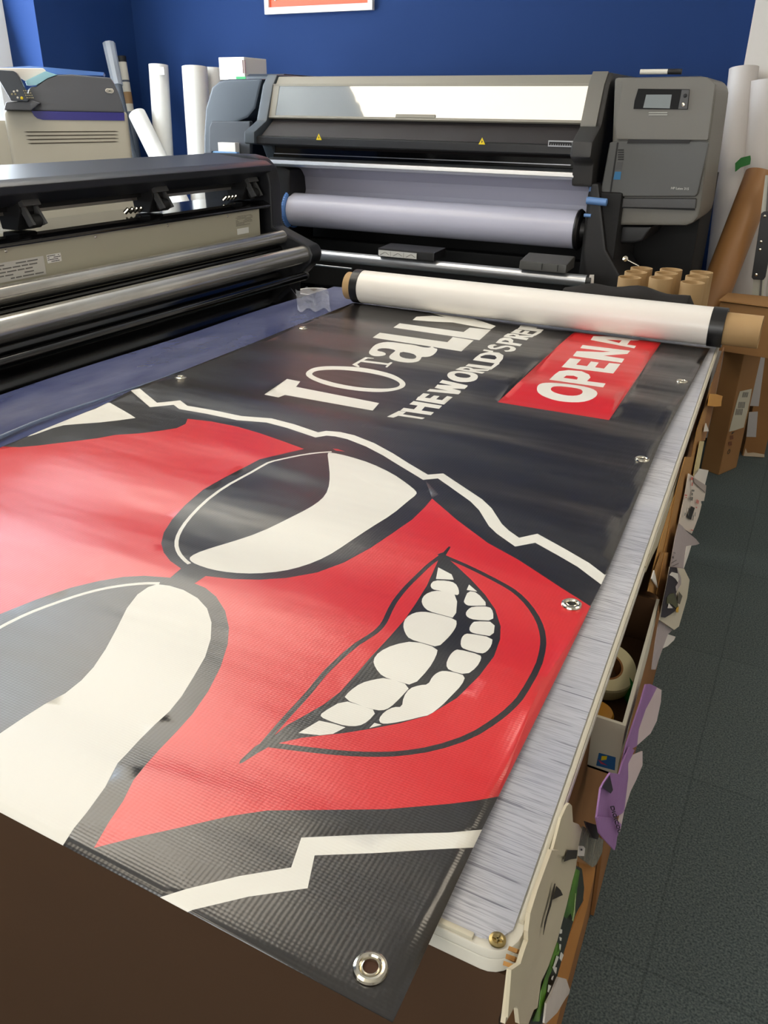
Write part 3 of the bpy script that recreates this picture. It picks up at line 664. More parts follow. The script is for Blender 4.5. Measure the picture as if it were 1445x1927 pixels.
# stand
MB().box(-2.36, -.42, 3.38, 3.72, .12, 1.10).build('stand_shade_panel', BLKM, hp)  # added black panel in place of the shaded wall under the printer
for x in (-2.16, -.70):
    MB().box(x - .06, x + .06, 3.02, 3.36, .1, 1.06).build('stand_leg', BLKM, hp, bevel=.01)
    MB().box(x - .05, x + .05, 2.72, 3.7, .04, .10).build('stand_foot', BLKM, hp, bevel=.01)
pyx([(1112, 345), (1126, 345), (1140, 470), (1190, 560), (1105, 560), (1096, 470)], 3.0, 3.3).build('side_post', mat('post_black', (24, 23, 24), .5), hp, bevel=.01)
pyx([(492, 300), (508, 300), (545, 320), (545, 480), (492, 480)], 3.02, 3.2).build('side_post', MATS['post_black'], hp, bevel=.01)
MB().box(-2.2, -.66, 3.16, 3.22, .60, .80).build('cross_beam', BLKM, hp, bevel=.01)
# take-up bar
ty = 2.86
pa, pb = at(592, 482, y=ty), at(1104, 526, y=ty)
zc = (pa.z + pb.z) / 2
MB().tube((-1.95, ty, zc), (pb.x, ty, zc), .021, seg=36).build('take_up_bar', SILV, hp)
MB().tube((pb.x, ty, zc), (pb.x + .018, ty, zc), .021).build('bar_end', BLK, hp)
MB().prism([tuple(at(u, v, y=ty - .01)) for u, v in [(1110, 517), (1118, 517), (1116, 552), (1103, 552)]], (0, -.004, 0)).build('strap', WPAPER, hp, smooth=False)
p0, p1 = at(713, 469, y=ty - .03), at(786, 489, y=ty - .03)
bxm = MB().px([(ty - .03, p1.z - .002), (ty - .028, p0.z + .004), (ty + .08, p0.z + .010), (ty + .08, p1.z)], p0.x - .006, p1.x + .065).build('bar_sensor', BLK, hp, bevel=.004)
lb = MB().box(p0.x, p1.x - .004, ty - .0335, ty - .0305, p1.z + .002, p0.z - .002).build('diagram_label', mat('silver_label', (196, 196, 192), .4), bxm, smooth=False)
dg_ = MB(); w_ = (p1.x - p0.x) / 3
for k in range(3):
    xx = p0.x + w_ * k
    dg_.box(xx + w_ * .93, xx + w_ * .95, ty - .0342, ty - .0335, p1.z + .004, p0.z - .004)
    dg_.prism([(xx + w_ * .1, ty - .0335, p1.z + .006), (xx + w_ * .18, ty - .0335, p1.z + .006), (xx + w_ * .55, ty - .0335, p0.z - .008), (xx + w_ * .47, ty - .0335, p0.z - .008)], (0, -.0006, 0))
    dg_.prism([(xx + w_ * .5, ty - .0335, p0.z - .008), (xx + w_ * .56, ty - .0335, p0.z - .008), (xx + w_ * .85, ty - .0335, p1.z + .008), (xx + w_ * .79, ty - .0335, p1.z + .008)], (0, -.0006, 0))
dg_.build('diagram', INKG, lb, smooth=False)
p0, p1 = at(977, 491, y=ty - .03), at(1064, 513, y=ty - .03)
MB().px([(ty - .03, p1.z - .004), (ty - .026, p0.z), (ty + .07, p0.z + .016), (ty + .08, p0.z + .014), (ty + .08, p1.z)], p0.x, p1.x).build('take_up_motor', mat('motor_grey', (70, 70, 68), .45), hp, bevel=.004)
for k in (1, 2): 
    xx = p0.x + (p1.x - p0.x) * (.16 + .33 * k); MB().box(xx, xx + .002, ty - .0315, ty - .03, p1.z + .002, p0.z - .002).build('motor_seam', INK, hp, smooth=False)
pa, pb = at(575, 496, y=2.9), at(662, 506, y=2.9)
MB().tube((pa.x - .3, 2.9, pa.z), (pb.x, 2.9, pb.z), .004).build('thin_rod', SILV, hp)
pa = at(1176, 487, y=2.95)
kb = MB().lathe(pa, (.3, -1, .2), [(.0001, .012), (.009, .010), (.010, .004), (.007, 0), (.004, -.01)], 20); kb.tube(pa, (pa.x + .05, pa.y, pa.z - .02), .003)
kb.build('clamp_knob', CHROME, hp)

# media loaded in the printer
mr = thing('media_roll', 'thick roll of pale lilac vinyl loaded in the front of the wide printer', 'vinyl roll', (-1.4, 3.08, .92))
LIL = mat('lilac_vinyl', (186, 186, 202), .24)
rc_y, rc_z, rr = 3.06, .925, .066
xa, xb = X(553, 395, 3.06), X(1088, 430, 3.06)
MB().tube((xa, rc_y, rc_z), (xb, rc_y, rc_z), rr, seg=64).build('rolled_vinyl', LIL, mr)
wa, wb = X(570, 330, 3.14), X(1110, 350, 3.14)
web = MB(); pr = [(3.04, 1.12), (3.10, 1.09), (3.135, 1.05), (3.145, 1.0), (3.13, .95), (3.12, .93)]
web.px(pr + [(y + .001, z) for y, z in pr[::-1]], wa, wb)
web.build('loose_sheet', LIL, mr)
fl_ = MB().lathe((xa, rc_y, rc_z), (-1, 0, 0), [(.03, -.002), (.073, -.002), (.078, .003), (.078, .012), (.071, .017), (.03, .017), (.0001, .02)], 64)
for k in range(48):
    t_ = 2 * math.pi * k / 48; cy_, cz_ = math.cos(t_) * .078, math.sin(t_) * .078
    fl_.box(xa - .013, xa - .003, rc_y + cy_ - .0013, rc_y + cy_ + .0013, rc_z + cz_ - .0013, rc_z + cz_ + .0013)
fl_.build('blue_flange', mat('flange_blue', (86, 128, 192), .42), mr)
MB().lathe((xb, rc_y, rc_z), (1, 0, 0), [(.03, -.002), (.070, -.002), (.072, .004), (.066, .012), (.04, .016), (.036, .035), (.0001, .038)], 48).build('black_flange', BLK, mr)


# ------------------------------------------------------------------ black roll-fed machine on the left
lm_ = thing('roll_laminator', 'long black roll-fed machine with steel rollers and beige panel, left of the table', 'machine', (-1.75, 1.4, 0))
NB = mat('machine_black', (26, 27, 31), .42)
BEI = mat('beige_panel', (172, 168, 148), .45)
Y0m, Y1m = .25, 2.42
MB().py([(-1.93, 1.160), (-1.93, 1.09), (-1.74, 1.085), (-1.672, 1.118), (-1.665, 1.137), (-1.69, 1.150), (-1.90, 1.166)], Y0m, Y1m).build('top_beam', mat('beam_black', (44, 46, 52), .38), lm_, bevel=.004)
MB().box(-1.93, -1.76, Y0m, Y1m, 1.072, 1.088).build('inner_face', BLKM, lm_)
MB().box(-1.785, -1.775, Y0m, 2.40, 1.062, 1.073).build('guide_rail', mat('rail_grey', (150, 148, 142), .35, .6), lm_, bevel=.001)
MB().py([(-1.90, 1.026), (-1.90, 1.010), (-1.672, 1.006), (-1.672, 1.016), (-1.70, 1.028)], Y0m, Y1m).build('platen', BLKG, lm_, bevel=.003)
MB().py([(-1.90, 1.006), (-1.90, .92), (-1.682, .92), (-1.682, 1.006)], Y0m, 2.352).build('front_panel', BEI, lm_, smooth=False)
xs = -1.6815
for k in range(7):
    y = .5 + k * .28
    MB().lathe((xs, y, .998), (1, 0, 0), [(.004, 0), (.003, .0012), (.0001, .0015)], 16).build('screw', STEEL, lm_)
def yplate(u0, v0, u1, v1, mm, name, dx=.0006):
    a = at(u0, v0, x=xs); b_ = at(u1, v1, x=xs)
    return MB().box(xs, xs + dx, min(a.y, b_.y), max(a.y, b_.y), min(a.z, b_.z), max(a.z, b_.z)).build(name, mm, lm_, smooth=False)
l1 = yplate(-40, 502, 87, 516, mat('rating_label', (196, 194, 186), .6), 'rating_label')
def tlines(par, xs_, y0, y1, z0, z1, rows, mm, seed=1, wmin=.3):
    rr_ = random.Random(seed); mb = MB(); h = (z1 - z0) / rows
    for k in range(rows):
        y = y0 + (y1 - y0) * .04
        while y < y1 - (y1 - y0) * .12:
            L = (y1 - y0) * rr_.uniform(.06, .18); e = min(y + L, y1 - (y1 - y0) * .04)
            if rr_.random() > .18: mb.box(xs_, xs_ + .0004, y, e, z0 + h * (k + .32), z0 + h * (k + .68))
            y = e + (y1 - y0) * .02
    return mb.build('print', mm, par, smooth=False)
a = at(0, 498, x=xs); b_ = at(87, 523, x=xs)
tlines(l1, xs + .0006, min(v.co.y for v in l1.data.vertices), max(v.co.y for v in l1.data.vertices), min(v.co.z for v in l1.data.vertices) + .002, max(v.co.z for v in l1.data.vertices) - .002, 5, INKG, 3)
l2 = yplate(87, 480, 116, 491, mat('white_label', (226, 226, 220), .6), 'rating_label')
tlines(l2, xs + .0006, min(v.co.y for v in l2.data.vertices), max(v.co.y for v in l2.data.vertices), min(v.co.z for v in l2.data.vertices) + .001, max(v.co.z for v in l2.data.vertices) - .001, 4, INK, 4)
l3 = yplate(446, 431, 468, 438, mat('white_label', (226, 226, 220), .6), 'small_label')
a = at(443, 427, x=xs); b_ = at(476, 402, x=xs)
tlines(lm_, xs, a.y, b_.y, a.z, b_.z, 8, mat('faint_print', (120, 116, 104), .7), 5)
# pinch roller units hanging from the beam
def pinch(y):
    hr = MB(); hr.py([(-1.80, 1.10), (-1.72, 1.10), (-1.715, 1.075), (-1.735, 1.030), (-1.79, 1.03)], y - .028, y + .028)
    h = hr.build('pinch_unit', BLKM, lm_, bevel=.004)
    lvm = MB()
    for dy in (-.022, .014): lvm.py([(-1.733, 1.094), (-1.715, 1.096), (-1.683, 1.046), (-1.700, 1.040)], y + dy, y + dy + .008)
    lvm.py([(-1.725, 1.100), (-1.708, 1.102), (-1.700, 1.088), (-1.716, 1.084)], y - .026, y + .026)
    lvm.build('pinch_lever', mat('lever_grey', (74, 74, 74), .4), h, bevel=.001)
    MB().tube((-1.705, y - .012, 1.052), (-1.705, y + .012, 1.052), .016).build('pinch_wheel', mat('rubber', (18, 18, 18), .6), h)
for u, v in ((58, 395), (303, 370), (474, 342)):
    pinch(at(u, v, x=-1.71).y)
for u, v in ((248, 390), (430, 368)):
    p = at(u, v, x=-1.76); bk = MB()
    for k in range(4): bk.tube((p.x, p.y - .03 + k * .018, 1.035), (p.x + .01, p.y - .024 + k * .018, 1.046), .006, seg=12)
    bk.build('spring_set', CHROME, lm_)
# end cheek
ck = [(-1.95, 1.165), (-1.76, 1.166), (-1.715, 1.158), (-1.682, 1.130), (-1.668, 1.08), (-1.668, .945), (-1.56, .905), (-1.522, .890), (-1.510, .864), (-1.518, .838), (-1.60, .76), (-1.62, .5), (-1.62, .1), (-1.95, .1)]
MB().py(ck, 2.405, 2.47).build('end_cheek', NB, lm_, bevel=.010)
MB().py(ck, Y0m - .07, Y0m).build('end_cheek', NB, lm_, bevel=.010)
MB().tube((-1.55, Y0m, .8625), (-1.55, 2.462, .8625), .0285, seg=48).build('front_roller', STEEL, lm_)
MB().tube((-1.55, 2.458, .8625), (-1.55, 2.475, .8625), .032, seg=48).build('roller_cap', BLK, lm_)
MB().tube((-1.63, Y0m, .915), (-1.63, 2.405, .915), .0205, seg=40).build('rear_roller', STEEL, lm_)
MB().tube((-1.645, Y0m, .872), (-1.645, 2.405, .872), .014, seg=32).build('guide_bar', BLKG, lm_)
MB().tube((-1.60, Y0m, .835), (-1.60, 2.405, .835), .010, seg=32).build('guide_bar', BLKG, lm_)
MB().box(-1.93, -1.66, Y0m, 2.40, .70, .905).build('inner_housing', BLKM, lm_)
MB().py([(-1.93, .78), (-1.64, .80), (-1.55, .70), (-1.53, .45), (-1.60, .18), (-1.93, .15)], Y0m, 2.40).build('lower_cover', BLKG, lm_, bevel=.01)
pa = at(572, 519, x=-1.52)
MB().tube((-1.52, Y0m, pa.z), (-1.52, pa.y, pa.z), .0135, seg=24).build('lower_bar', BLKG, lm_)
MB().lathe((-1.52, pa.y, pa.z), (0, 1, 0), [(.0135, 0), (.016, .004), (.012, .014), (.0001, .017)], 24).build('bar_cap', BLK, lm_)
for y in (.35, 2.3): MB().box(-1.9, -1.62, y - .04, y + .04, 0, .2).build('foot', BLK, lm_, bevel=.01)

# ------------------------------------------------------------------ office copier, far left
OC = Vector((-2.36, 2.49, 0)); ON = Vector((-.687, .726, 0)).normalized(); OW = Vector((ON.y, -ON.x, 0))   # front right corner, depth and width directions
ok = thing('office_copier', 'pale office copier with dark grey lid and blue stripe by the left window', 'copier', (-2.8, 2.6, 0))
zk = lambda pts: zf(0, 60, 5.558, pts)
PW = mat('copier_white', (184, 179, 164), .4)
PG = mat('copier_grey', (84, 86, 92), .38)
def okq(u, v, d=0.0): return onplane(u, v, OC + ON * d, ON)
def okp(pts, d0, d1, mm, name, bevel=0, par=ok, raw=False):
    q = [okq(u, v, 0) + ON * d0 for u, v in (pts if raw else zk(pts))]
    return MB().prism([tuple(p) for p in q], tuple(ON * (d1 - d0))).build(name, mm, par, bevel=bevel)
zt = okq(120, 209).z
pR = okq(241, 226); pL = okq(8, 226)
def obox(a, b_, d0, d1, z0, z1, mm, name, bevel, par=ok, segs=2):
    c = [a + ON * d0, b_ + ON * d0, b_ + ON * d1, a + ON * d1]
    return MB().pz([(p.x, p.y) for p in c], z0, z1).build(name, mm, par, bevel=bevel, segs=segs)
obox(pL, pR, 0, .45, .28, zt, PW, 'body', .018, segs=4)
obox(pL + OW * .01, pR - OW * .01, .015, .44, .02, .28, PW, 'paper_drawer', .01)
okp([(330, 826), (1300, 845), (1303, 928), (450, 920), (390, 905), (355, 875)], -.003, .02, mat('stripe_blue', (44, 40, 128), .35), 'blue_stripe')
okp([(50, 822), (60, 775), (150, 735), (270, 700), (300, 600), (330, 570), (380, 572), (430, 530), (500, 485), (600, 450), (750, 445), (1160, 480), (1195, 540), (1240, 640), (1275, 740), (1302, 846)], -.004, .42, PG, 'lid', .008)
for k, vy in enumerate((1046, 1085, 1126, 1166)):
    okp([(245 + 14 * k, vy - 1), (280 + 14 * k, vy - 5), (1200, vy - 10 - k * 4), (1245, vy - 4 - k * 4), (1200, vy + 0 - k * 4), (290 + 14 * k, vy + 7)], -.001, .002, mat('vent_dark', (70, 62, 52), .8), 'vent_slot')
cp = okp([(0, 405), (160, 415), (195, 435), (225, 480), (330, 705), (310, 735), (140, 722), (0, 480)], -.07, -.035, mat('panel_dark', (52, 58, 68), .4), 'control_panel', .004)
okp([(80, 735), (350, 720), (430, 745), (340, 822), (60, 815)], -.05, 0, PG, 'panel_arm', .004)
bt = MB()
for j in range(4):
    for i in range(4):
        p = okq(*zk([(270 + 20 * i + 12 * j, 620 + 24 * j)])[0]) - ON * .071; bt.lathe(p, -ON, [(.0022, 0), (.0001, .0012)], 10)
bt.build('keypad', mat('key_tan', (150, 142, 110), .5), cp, smooth=False)
for (uu, vv), mm in (((250, 695), YEL), ((205, 620), WPLAS), ((170, 628), WPLAS), ((150, 655), MATS['key_tan']), ((208, 690), WPLAS), ((185, 655), MATS['key_tan'])):
    p = okq(*zk([(uu, vv)])[0]) - ON * .070; MB().lathe(p, -ON, [(.005 if mm is YEL else .0035, 0), (.004 if mm is YEL else .003, .002), (.0001, .0025)], 20).build('button', mm, cp)
bd = okp([(1100, 605), (1115, 590), (1175, 592), (1190, 612), (1188, 632), (1170, 643), (1125, 638), (1102, 622)], -.007, -.0035, WPLAS, 'badge')
pA = okq(*zk([(1115, 630)])[0]) - ON * .0074; pB = okq(*zk([(1180, 630)])[0]) - ON * .0074
text('logo', 'OKI', INK, tuple(pA), tuple(pB - pA), (0, 0, 1), .0105, bd, .0004, .02, width=(pB - pA).length * .9)
okp([(-60, 372), (300, 352), (470, 365), (1085, 420), (1075, 455), (560, 440), (330, 400), (-60, 400)], .03, .30, mat('blue_tray', (96, 140, 214), .2, alpha=.75), 'scanner_tray')
okp([(265, 515), (480, 410), (520, 425), (600, 450), (500, 485), (430, 530), (380, 560), (280, 560)], -.006, .05, mat('lid_glare', (150, 200, 216), .25), 'lid_glare_patch', .002)  # light-blue glare on the lid, painted as a pale patch
okp([(-80, 375), (450, 380), (478, 410), (262, 515), (120, 430), (-80, 420)], .005, .25, WPAPER, 'document_feeder', .003)
obox(pL - OW * .35, pL + OW * .01, .02, .44, .28, zt - .03, PW, 'side_feeder', .012)

# ------------------------------------------------------------------ rolls and tubes in the far corner
def lean(name, lab, cat, p0, p1, r, m, inner=None, group=None, extra=None, r2=None):
    t = MB().tube(p0, p1, r, r2=r2, inner=inner, seg=48); o = t.build(name, m, None, bevel=.0006 if inner else 0); return tag(o, lab, cat, group)
def px_lean(u0, v0, y0, u1, v1, y1):
    """line through two points at their depths, carried on down to the floor"""
    a = at(u0, v0, y=y0); b_ = at(u1, v1, y=y1); d = (b_ - a); t = -a.z / d.z; f = a + d * t; return a, f
RW = mat('white_roll_vinyl', (222, 220, 214), .28)
a, f = px_lean(298, 122, 3.88, 309, 298, 3.84)
r_ = .052
o = lean('vinyl_roll', 'slim white vinyl roll with a loose tab, upright between copier and printer', 'vinyl roll', a, f + Vector((0, 0, .002)), r_, RW, inner=.043)
tb = MB().box(a.x + .048, a.x + .078, a.y - .05, a.y - .047, a.z - .05, a.z - .014).build('loose_tab', RW, o, smooth=False)
a, f = px_lean(366, 126, 3.84, 377, 298, 3.80)
lean('vinyl_roll', 'thick glossy white roll standing next to the left end of the wide printer', 'vinyl roll', a, f, .066, RW, inner=.045)
a, f = px_lean(400, 127, 3.98, 408, 298, 3.97)
lean('vinyl_roll', 'white roll half hidden behind the thick glossy one', 'vinyl roll', a, f, .055, RW, inner=.045)
a = at(258, 215, y=3.75); b_ = at(300, 300, y=3.70); d = b_ - a; f = a + d * ((.5 - a.z) / d.z)
lean('vinyl_roll', 'short tilted white roll leaning beside the copier', 'vinyl roll', a, f, .047, RW, inner=.038)
GT_ = mat('grey_tube', (72, 80, 90), .45)
a, f = px_lean(212, 118, 3.80, 250, 300, 3.70)
o = lean('wrapped_roll', 'thin grey roll in clear plastic leaning in the corner behind the copier', 'vinyl roll', a, f, .024, GT_)
d = (a - f).normalized()
MB().tube(a - d * .12, a + d * .10, .030, r2=.034, seg=9).build('plastic_sleeve', mat('sleeve_clear', (200, 206, 214), .15, alpha=.45), o, smooth=False)
a, f = px_lean(228, 106, 3.93, 258, 300, 3.90)
o = lean('banner_tube', 'dark tube with white stickers leaning against the corner wall', 'tube', a, f, .024, GT_)
d = (a - f).normalized()
MB().tube(a - d * .03, a, .0255).build('end_cap', INK, o)
for k, (t0, t1) in enumerate(((.03, .12), (.13, .28))):
    MB().tube(a - d * t0, a - d * t1, .0250, seg=24).build('white_sticker', mat('sticker_cream', (206, 200, 182), .6), o)
MB().tube(a - d * .18, a - d * .24, .0254, seg=24).build('brown_print', mat('print_brown', (150, 116, 74), .6), o)

# box on the printer
bx = thing('carton', 'small white carton with green corner standing on the left of the wide printer', 'box', (-2.7, 3.5, 1.42))
q0, q1 = at(411, 108, y=3.5), at(461, 150, y=3.5)
MB().box(q0.x, q1.x, 3.5, 3.68, q1.z, q0.z).build('carton_body', mat('carton_white', (226, 222, 214), .6), bx, bevel=.002)
a = at(456, 122, y=3.498)
for k in range(2): MB().box(a.x + .012 * k, a.x + .005 + .012 * k, 3.4985, 3.4995, a.z - .035, a.z + .02).build('dark_stripe', mat('stripe_maroon', (86, 34, 34), .6), bx, smooth=False)
a = at(444, 146, y=3.498); MB().box(a.x, a.x + .055, 3.4985, 3.4995, q1.z, a.z + .004).build('green_print', mat('print_green', (36, 150, 84), .6), bx, smooth=False)

# marker on the tower
a, b_ = at(1204, 141, y=3.2), at(1256, 139, y=3.2)
mk = MB().tube((a.x, 3.2, 1.4235 + .009), (b_.x, 3.2, 1.4235 + .009), .008).build('marker_pen', WPLAS, None)
tag(mk, 'white marker pen with black cap lying on top of the printer control tower', 'pen')
MB().tube((b_.x, 3.2, 1.4325), (b_.x + .045, 3.2, 1.4325), .0085).build('pen_cap', INK, mk)

# picture on the wall
pf = thing('framed_poster', 'white framed orange-red poster hanging on the blue wall', 'picture frame', (-2.5, YB, 1.9))
a, b_ = at(499, 27, y=YB - .02), at(701, 19, y=YB - .02); zb_ = (a.z + b_.z) / 2
fm = MB()
for q in ((a.x, b_.x, zb_, zb_ + .03), (a.x, b_.x, zb_ + .42, zb_ + .45), (a.x, a.x + .025, zb_ + .03, zb_ + .42), (b_.x - .025, b_.x, zb_ + .03, zb_ + .42)): fm.box(q[0], q[1], YB - .025, YB - .001, q[2], q[3])
fm.build('frame', mat('frame_white', (228, 224, 218), .4), pf, smooth=False)
pt = MB().box(a.x + .025, b_.x - .025, YB - .012, YB - .004, zb_ + .03, zb_ + .42).build('poster', mat('poster_orange', (226, 84, 40), .5), pf, smooth=False)
zg = MB()
for k in range(5): zg.tube((a.x + .06 + .1 * k, YB - .013, zb_ + .06 + .01 * (k % 2)), (a.x + .12 + .1 * k, YB - .013, zb_ + .13 - .03 * (k % 2)), .005, seg=8)
zg.build('scribble', WPAPER, pt)


# ------------------------------------------------------------------ tall boxes, tubes and rolls at the right
def pole_up(u, v, gx, gy): return at(u, v, y=gy).z
A, B, C = at(1318, 882, z=0), at(1352, 895, z=0), at(1386, 880, z=0)
zT = at(1400, 655, y=B.y).z
D = A + (C - B)
bb1 = thing('tall_carton', 'tall brown cardboard box with crumpled shipping label, beyond the far end of the table', 'box', (B.x, B.y, 0))
MB().pz([(A.x, A.y), (B.x, B.y), (C.x, C.y), (D.x, D.y)], 0, zT).build('carton_body', mat('carton_brown', (160, 118, 72), .8, noise=(3, (148, 106, 62), 3)), bb1, bevel=.006)
rn = Vector((C.y - B.y, -(C.x - B.x), 0)).normalized()     # outward normal of the right-hand face
def rfp(pts, off, th, mm, name, par):
    q = [onplane(u, v, B + rn * off, rn) for u, v in pts]; return MB().prism([tuple(p) for p in q], tuple(rn * th)).build(name, mm, par, smooth=False)
zd = lambda pts: zf(1245, 640, 6.88, pts)
sl = rfp(zd([(1010, 665), (1165, 630), (1135, 800), (1060, 1130), (935, 1170), (870, 1185), (975, 780)]), .001, .001, mat('label_paper', (196, 190, 170), .6), 'shipping_label', bb1)
lt = MB()
for (x0_, y0_, x1_, y1_) in ((1055, 675, 1130, 740), (1000, 800, 1090, 880), (965, 890, 1060, 970)):
    for k in range(5):
        q = [onplane(u, v, B + rn * .0025, rn) for u, v in zd([(x0_ + (x1_ - x0_) * .2 * k, y0_), (x0_ + (x1_ - x0_) * (.2 * k + .1), y0_), (x0_ + (x1_ - x0_) * (.2 * k + .1) - 14, y1_), (x0_ + (x1_ - x0_) * .2 * k - 14, y1_)])]
        lt.prism([tuple(p) for p in q], tuple(rn * .0004))
lt.build('print', INKG, sl, smooth=False)
rfp(zd([(910, 1195), (945, 1185), (905, 1220)]), .001, .0006, INK, 'black_mark', bb1)
rk = MB()
for cx_, cy_ in ((905, 1260), (885, 1340)):
    rk.prism([tuple(onplane(u, v, B + rn * .001, rn)) for u, v in zd([(cx_ - 22, cy_ - 20), (cx_ + 20, cy_ - 30), (cx_ + 22, cy_ + 20), (cx_ - 18, cy_ + 30)])], tuple(rn * .0005))
rk.build('faint_print', mat('print_darkbrown', (112, 66, 40), .8), bb1, smooth=False)
rg = [onplane(u, v, B + rn * .001, rn) for u, v in zd([(868, 1445)])][0]
MB().lathe(rg, rn, [(.010, 0), (.010, .0006), (.0075, .0006), (.0075, 0)], 24).build('round_mark', INK, bb1)
# second box further right
A2, B2, C2 = at(1396, 858, z=0), at(1437, 862, z=0), at(1520, 850, z=0)
z2 = zT
t2 = thing('tall_carton', 'brown cardboard box with two blank white labels, furthest right beside the white wall', 'box', (B2.x, B2.y, 0))
fq = Vector((B2.y - A2.y, -(B2.x - A2.x), 0)).normalized(); C2 = B2 - fq * .16; D2 = A2 - fq * .16
MB().pz([(A2.x, A2.y), (B2.x, B2.y), (C2.x, C2.y), (D2.x, D2.y)], 0, z2).build('carton_body', mat('carton_brown_dark', (150, 106, 60), .8, noise=(4, (138, 96, 54), 3)), t2, bevel=.005)
fn = Vector((B2.y - A2.y, -(B2.x - A2.x), 0)).normalized()
def ffp(pts, mm, name):
    q = [onplane(u, v, B2 + fn * .001, fn) for u, v in pts]; return MB().prism([tuple(p) for p in q], tuple(fn * .001)).build(name, mm, t2, smooth=False)
ffp(zd([(1285, 130), (1350, 130), (1255, 855), (1125, 850), (1170, 630), (1240, 330)]), mat('label_grey', (186, 182, 180), .6), 'white_label')
ffp(zd([(1130, 930), (1245, 925), (1220, 1255), (1095, 1252)]), MATS['label_grey'], 'white_label')
ffp(zd([(1085, 1400), (1110, 1460), (1190, 1455), (1330, 1480), (1330, 1515), (1060, 1500)]), mat('torn_paper', (204, 186, 160), .9), 'torn_edge')
# flat box lying on top of them
t3 = thing('flat_carton', 'small brown flat carton lying on top behind the end of the cardboard core', 'box', (-.2, 3.2, zT))
p0, p1 = at(1356, 566, y=3.22), at(1470, 590, y=3.22)
zb3 = max(z2, zT)
MB().pz([(p0.x, 3.2), (p1.x, 3.17), (p1.x + .02, 3.40), (p0.x + .02, 3.40)], zb3 + .001, p0.z).build('carton_body', MATS['carton_brown'], t3, bevel=.003)
MB().pz([(p0.x - .004, 3.19), (p1.x, 3.16), (p1.x, 3.34), (p0.x + .01, 3.35)], p0.z + .004, p0.z + .008).build('lid_flap', CARD, t3, smooth=False)
# leaning brown tube, paper rolls
a = at(1432, 328, y=3.62); b_ = at(1342, 560, y=3.42); d = b_ - a; f = a + d * ((.30 - a.z) / d.z)
o = lean('wrapped_tube', 'brown paper-wrapped tube leaning to the right against the white rolls', 'tube', a, f, .058, mat('kraft_paper', (158, 112, 66), .42, bump=(7, .4, .01)))
a = at(1400, 128, y=3.88); b_ = at(1365, 420, y=3.80); d = b_ - a; f = a + d * ((.02 - a.z) / d.z)
o = lean('paper_roll', 'tall white paper roll with green tape, nearest the blue wall', 'paper roll', a, f, .055, mat('roll_paper', (208, 202, 198), .5), inner=.045)
tp_ = [at(u, v, y=3.74) for u, v in zf(1145, 100, 3.21, [(765, 665), (800, 632), (857, 618), (860, 640), (855, 672), (800, 690), (765, 718)])]
MB().prism([tuple(p) for p in tp_], (0, -.003, 0)).build('green_tape', mat('green_tape', (20, 112, 30), .5), o, smooth=False)
a = at(1450, 150, y=3.86); b_ = at(1420, 420, y=3.84); d = b_ - a; f = a + d * ((.02 - a.z) / d.z)
lean('paper_roll', 'thick white paper roll at the right edge behind the cutter rail', 'paper roll', a, f, .074, MATS['roll_paper'], inner=.063)
ct = thing('cutter_rail', 'upright metal cutter rail with a black screwed block leaning at the far right', 'cutter', (-.1, 3.5, .7))
def rp(pts, y0, th, mm, name, par=ct, bevel=0):
    return MB().prism([tuple(at(u, v, y=y0)) for u, v in pts], (0, th, 0)).build(name, mm, par, bevel=bevel)
rp([(1440, 330), (1452, 330), (1436, 560), (1414, 560), (1420, 500)], 3.46, .012, mat('rail_pale', (198, 198, 184), .35), 'rail_strip')
rp([(1446, 330), (1450, 330), (1432, 560), (1428, 560)], 3.455, .004, INKG, 'rail_groove')
blk = rp([(1432, 402), (1436, 399), (1462, 399), (1440, 522), (1436, 527), (1417, 526), (1414, 522)], 3.43, .025, BLK, 'rail_block', bevel=.002)
for u, v in ((1439, 407), (1432, 455), (1430, 470), (1423, 517)):
    MB().lathe(at(u, v, y=3.43), (0, -1, 0), [(.0055, 0), (.005, .002), (.0001, .003)], 16).build('screw', CHROME, blk)
# bin of short cardboard tubes
bn = thing('black_bin', 'black bin holding short cardboard tubes under the printer tower', 'bin', (-.42, 2.78, 0))
bm_ = MB(); X0, X1_, Y0_, Y1_ = -.57, -.26, 2.62, 2.96
for q in ((X0, X1_, Y0_, Y0_ + .01), (X0, X1_, Y1_ - .01, Y1_), (X0, X0 + .01, Y0_, Y1_), (X1_ - .01, X1_, Y0_, Y1_)): bm_.box(q[0], q[1], q[2], q[3], 0, .70)
bm_.box(X0, X1_, Y0_, Y1_, 0, .01); bm_.build('bin_body', BLKM, bn, smooth=False)
tubm = mat('tube_board', (176, 144, 100), .75); kk = 0
pos = []
tops = [[(1208, 522), (1246, 521), (1277, 527)], [(1206, 511), (1242, 511), (1285, 516)], [(1210, 503), (1248, 504), (1283, 507)]]
ys = (2.70, 2.79, 2.88)
prt = None
LBL = [['front left', 'front middle', 'front right'], ['middle row left', 'centre', 'middle row right'], ['back left', 'back middle', 'back right']]
for r_ in range(3):
    for c_ in range(3):
        u, v = tops[r_][c_]; p = at(u, v, y=ys[r_])
        L = p.z - .012
        o = MB().tube((0, 0, 0), (0, 0, L), .0355, inner=.031, seg=36).build('cardboard_tube', tubm, None, bevel=0)
        o.location = (-.57 + .058 + .095 * c_, ys[r_] - .01, .011)
        tag(o, 'short upright cardboard tube in the black bin, %s of the nine' % LBL[r_][c_], 'cardboard tube', 'short tubes in the bin')
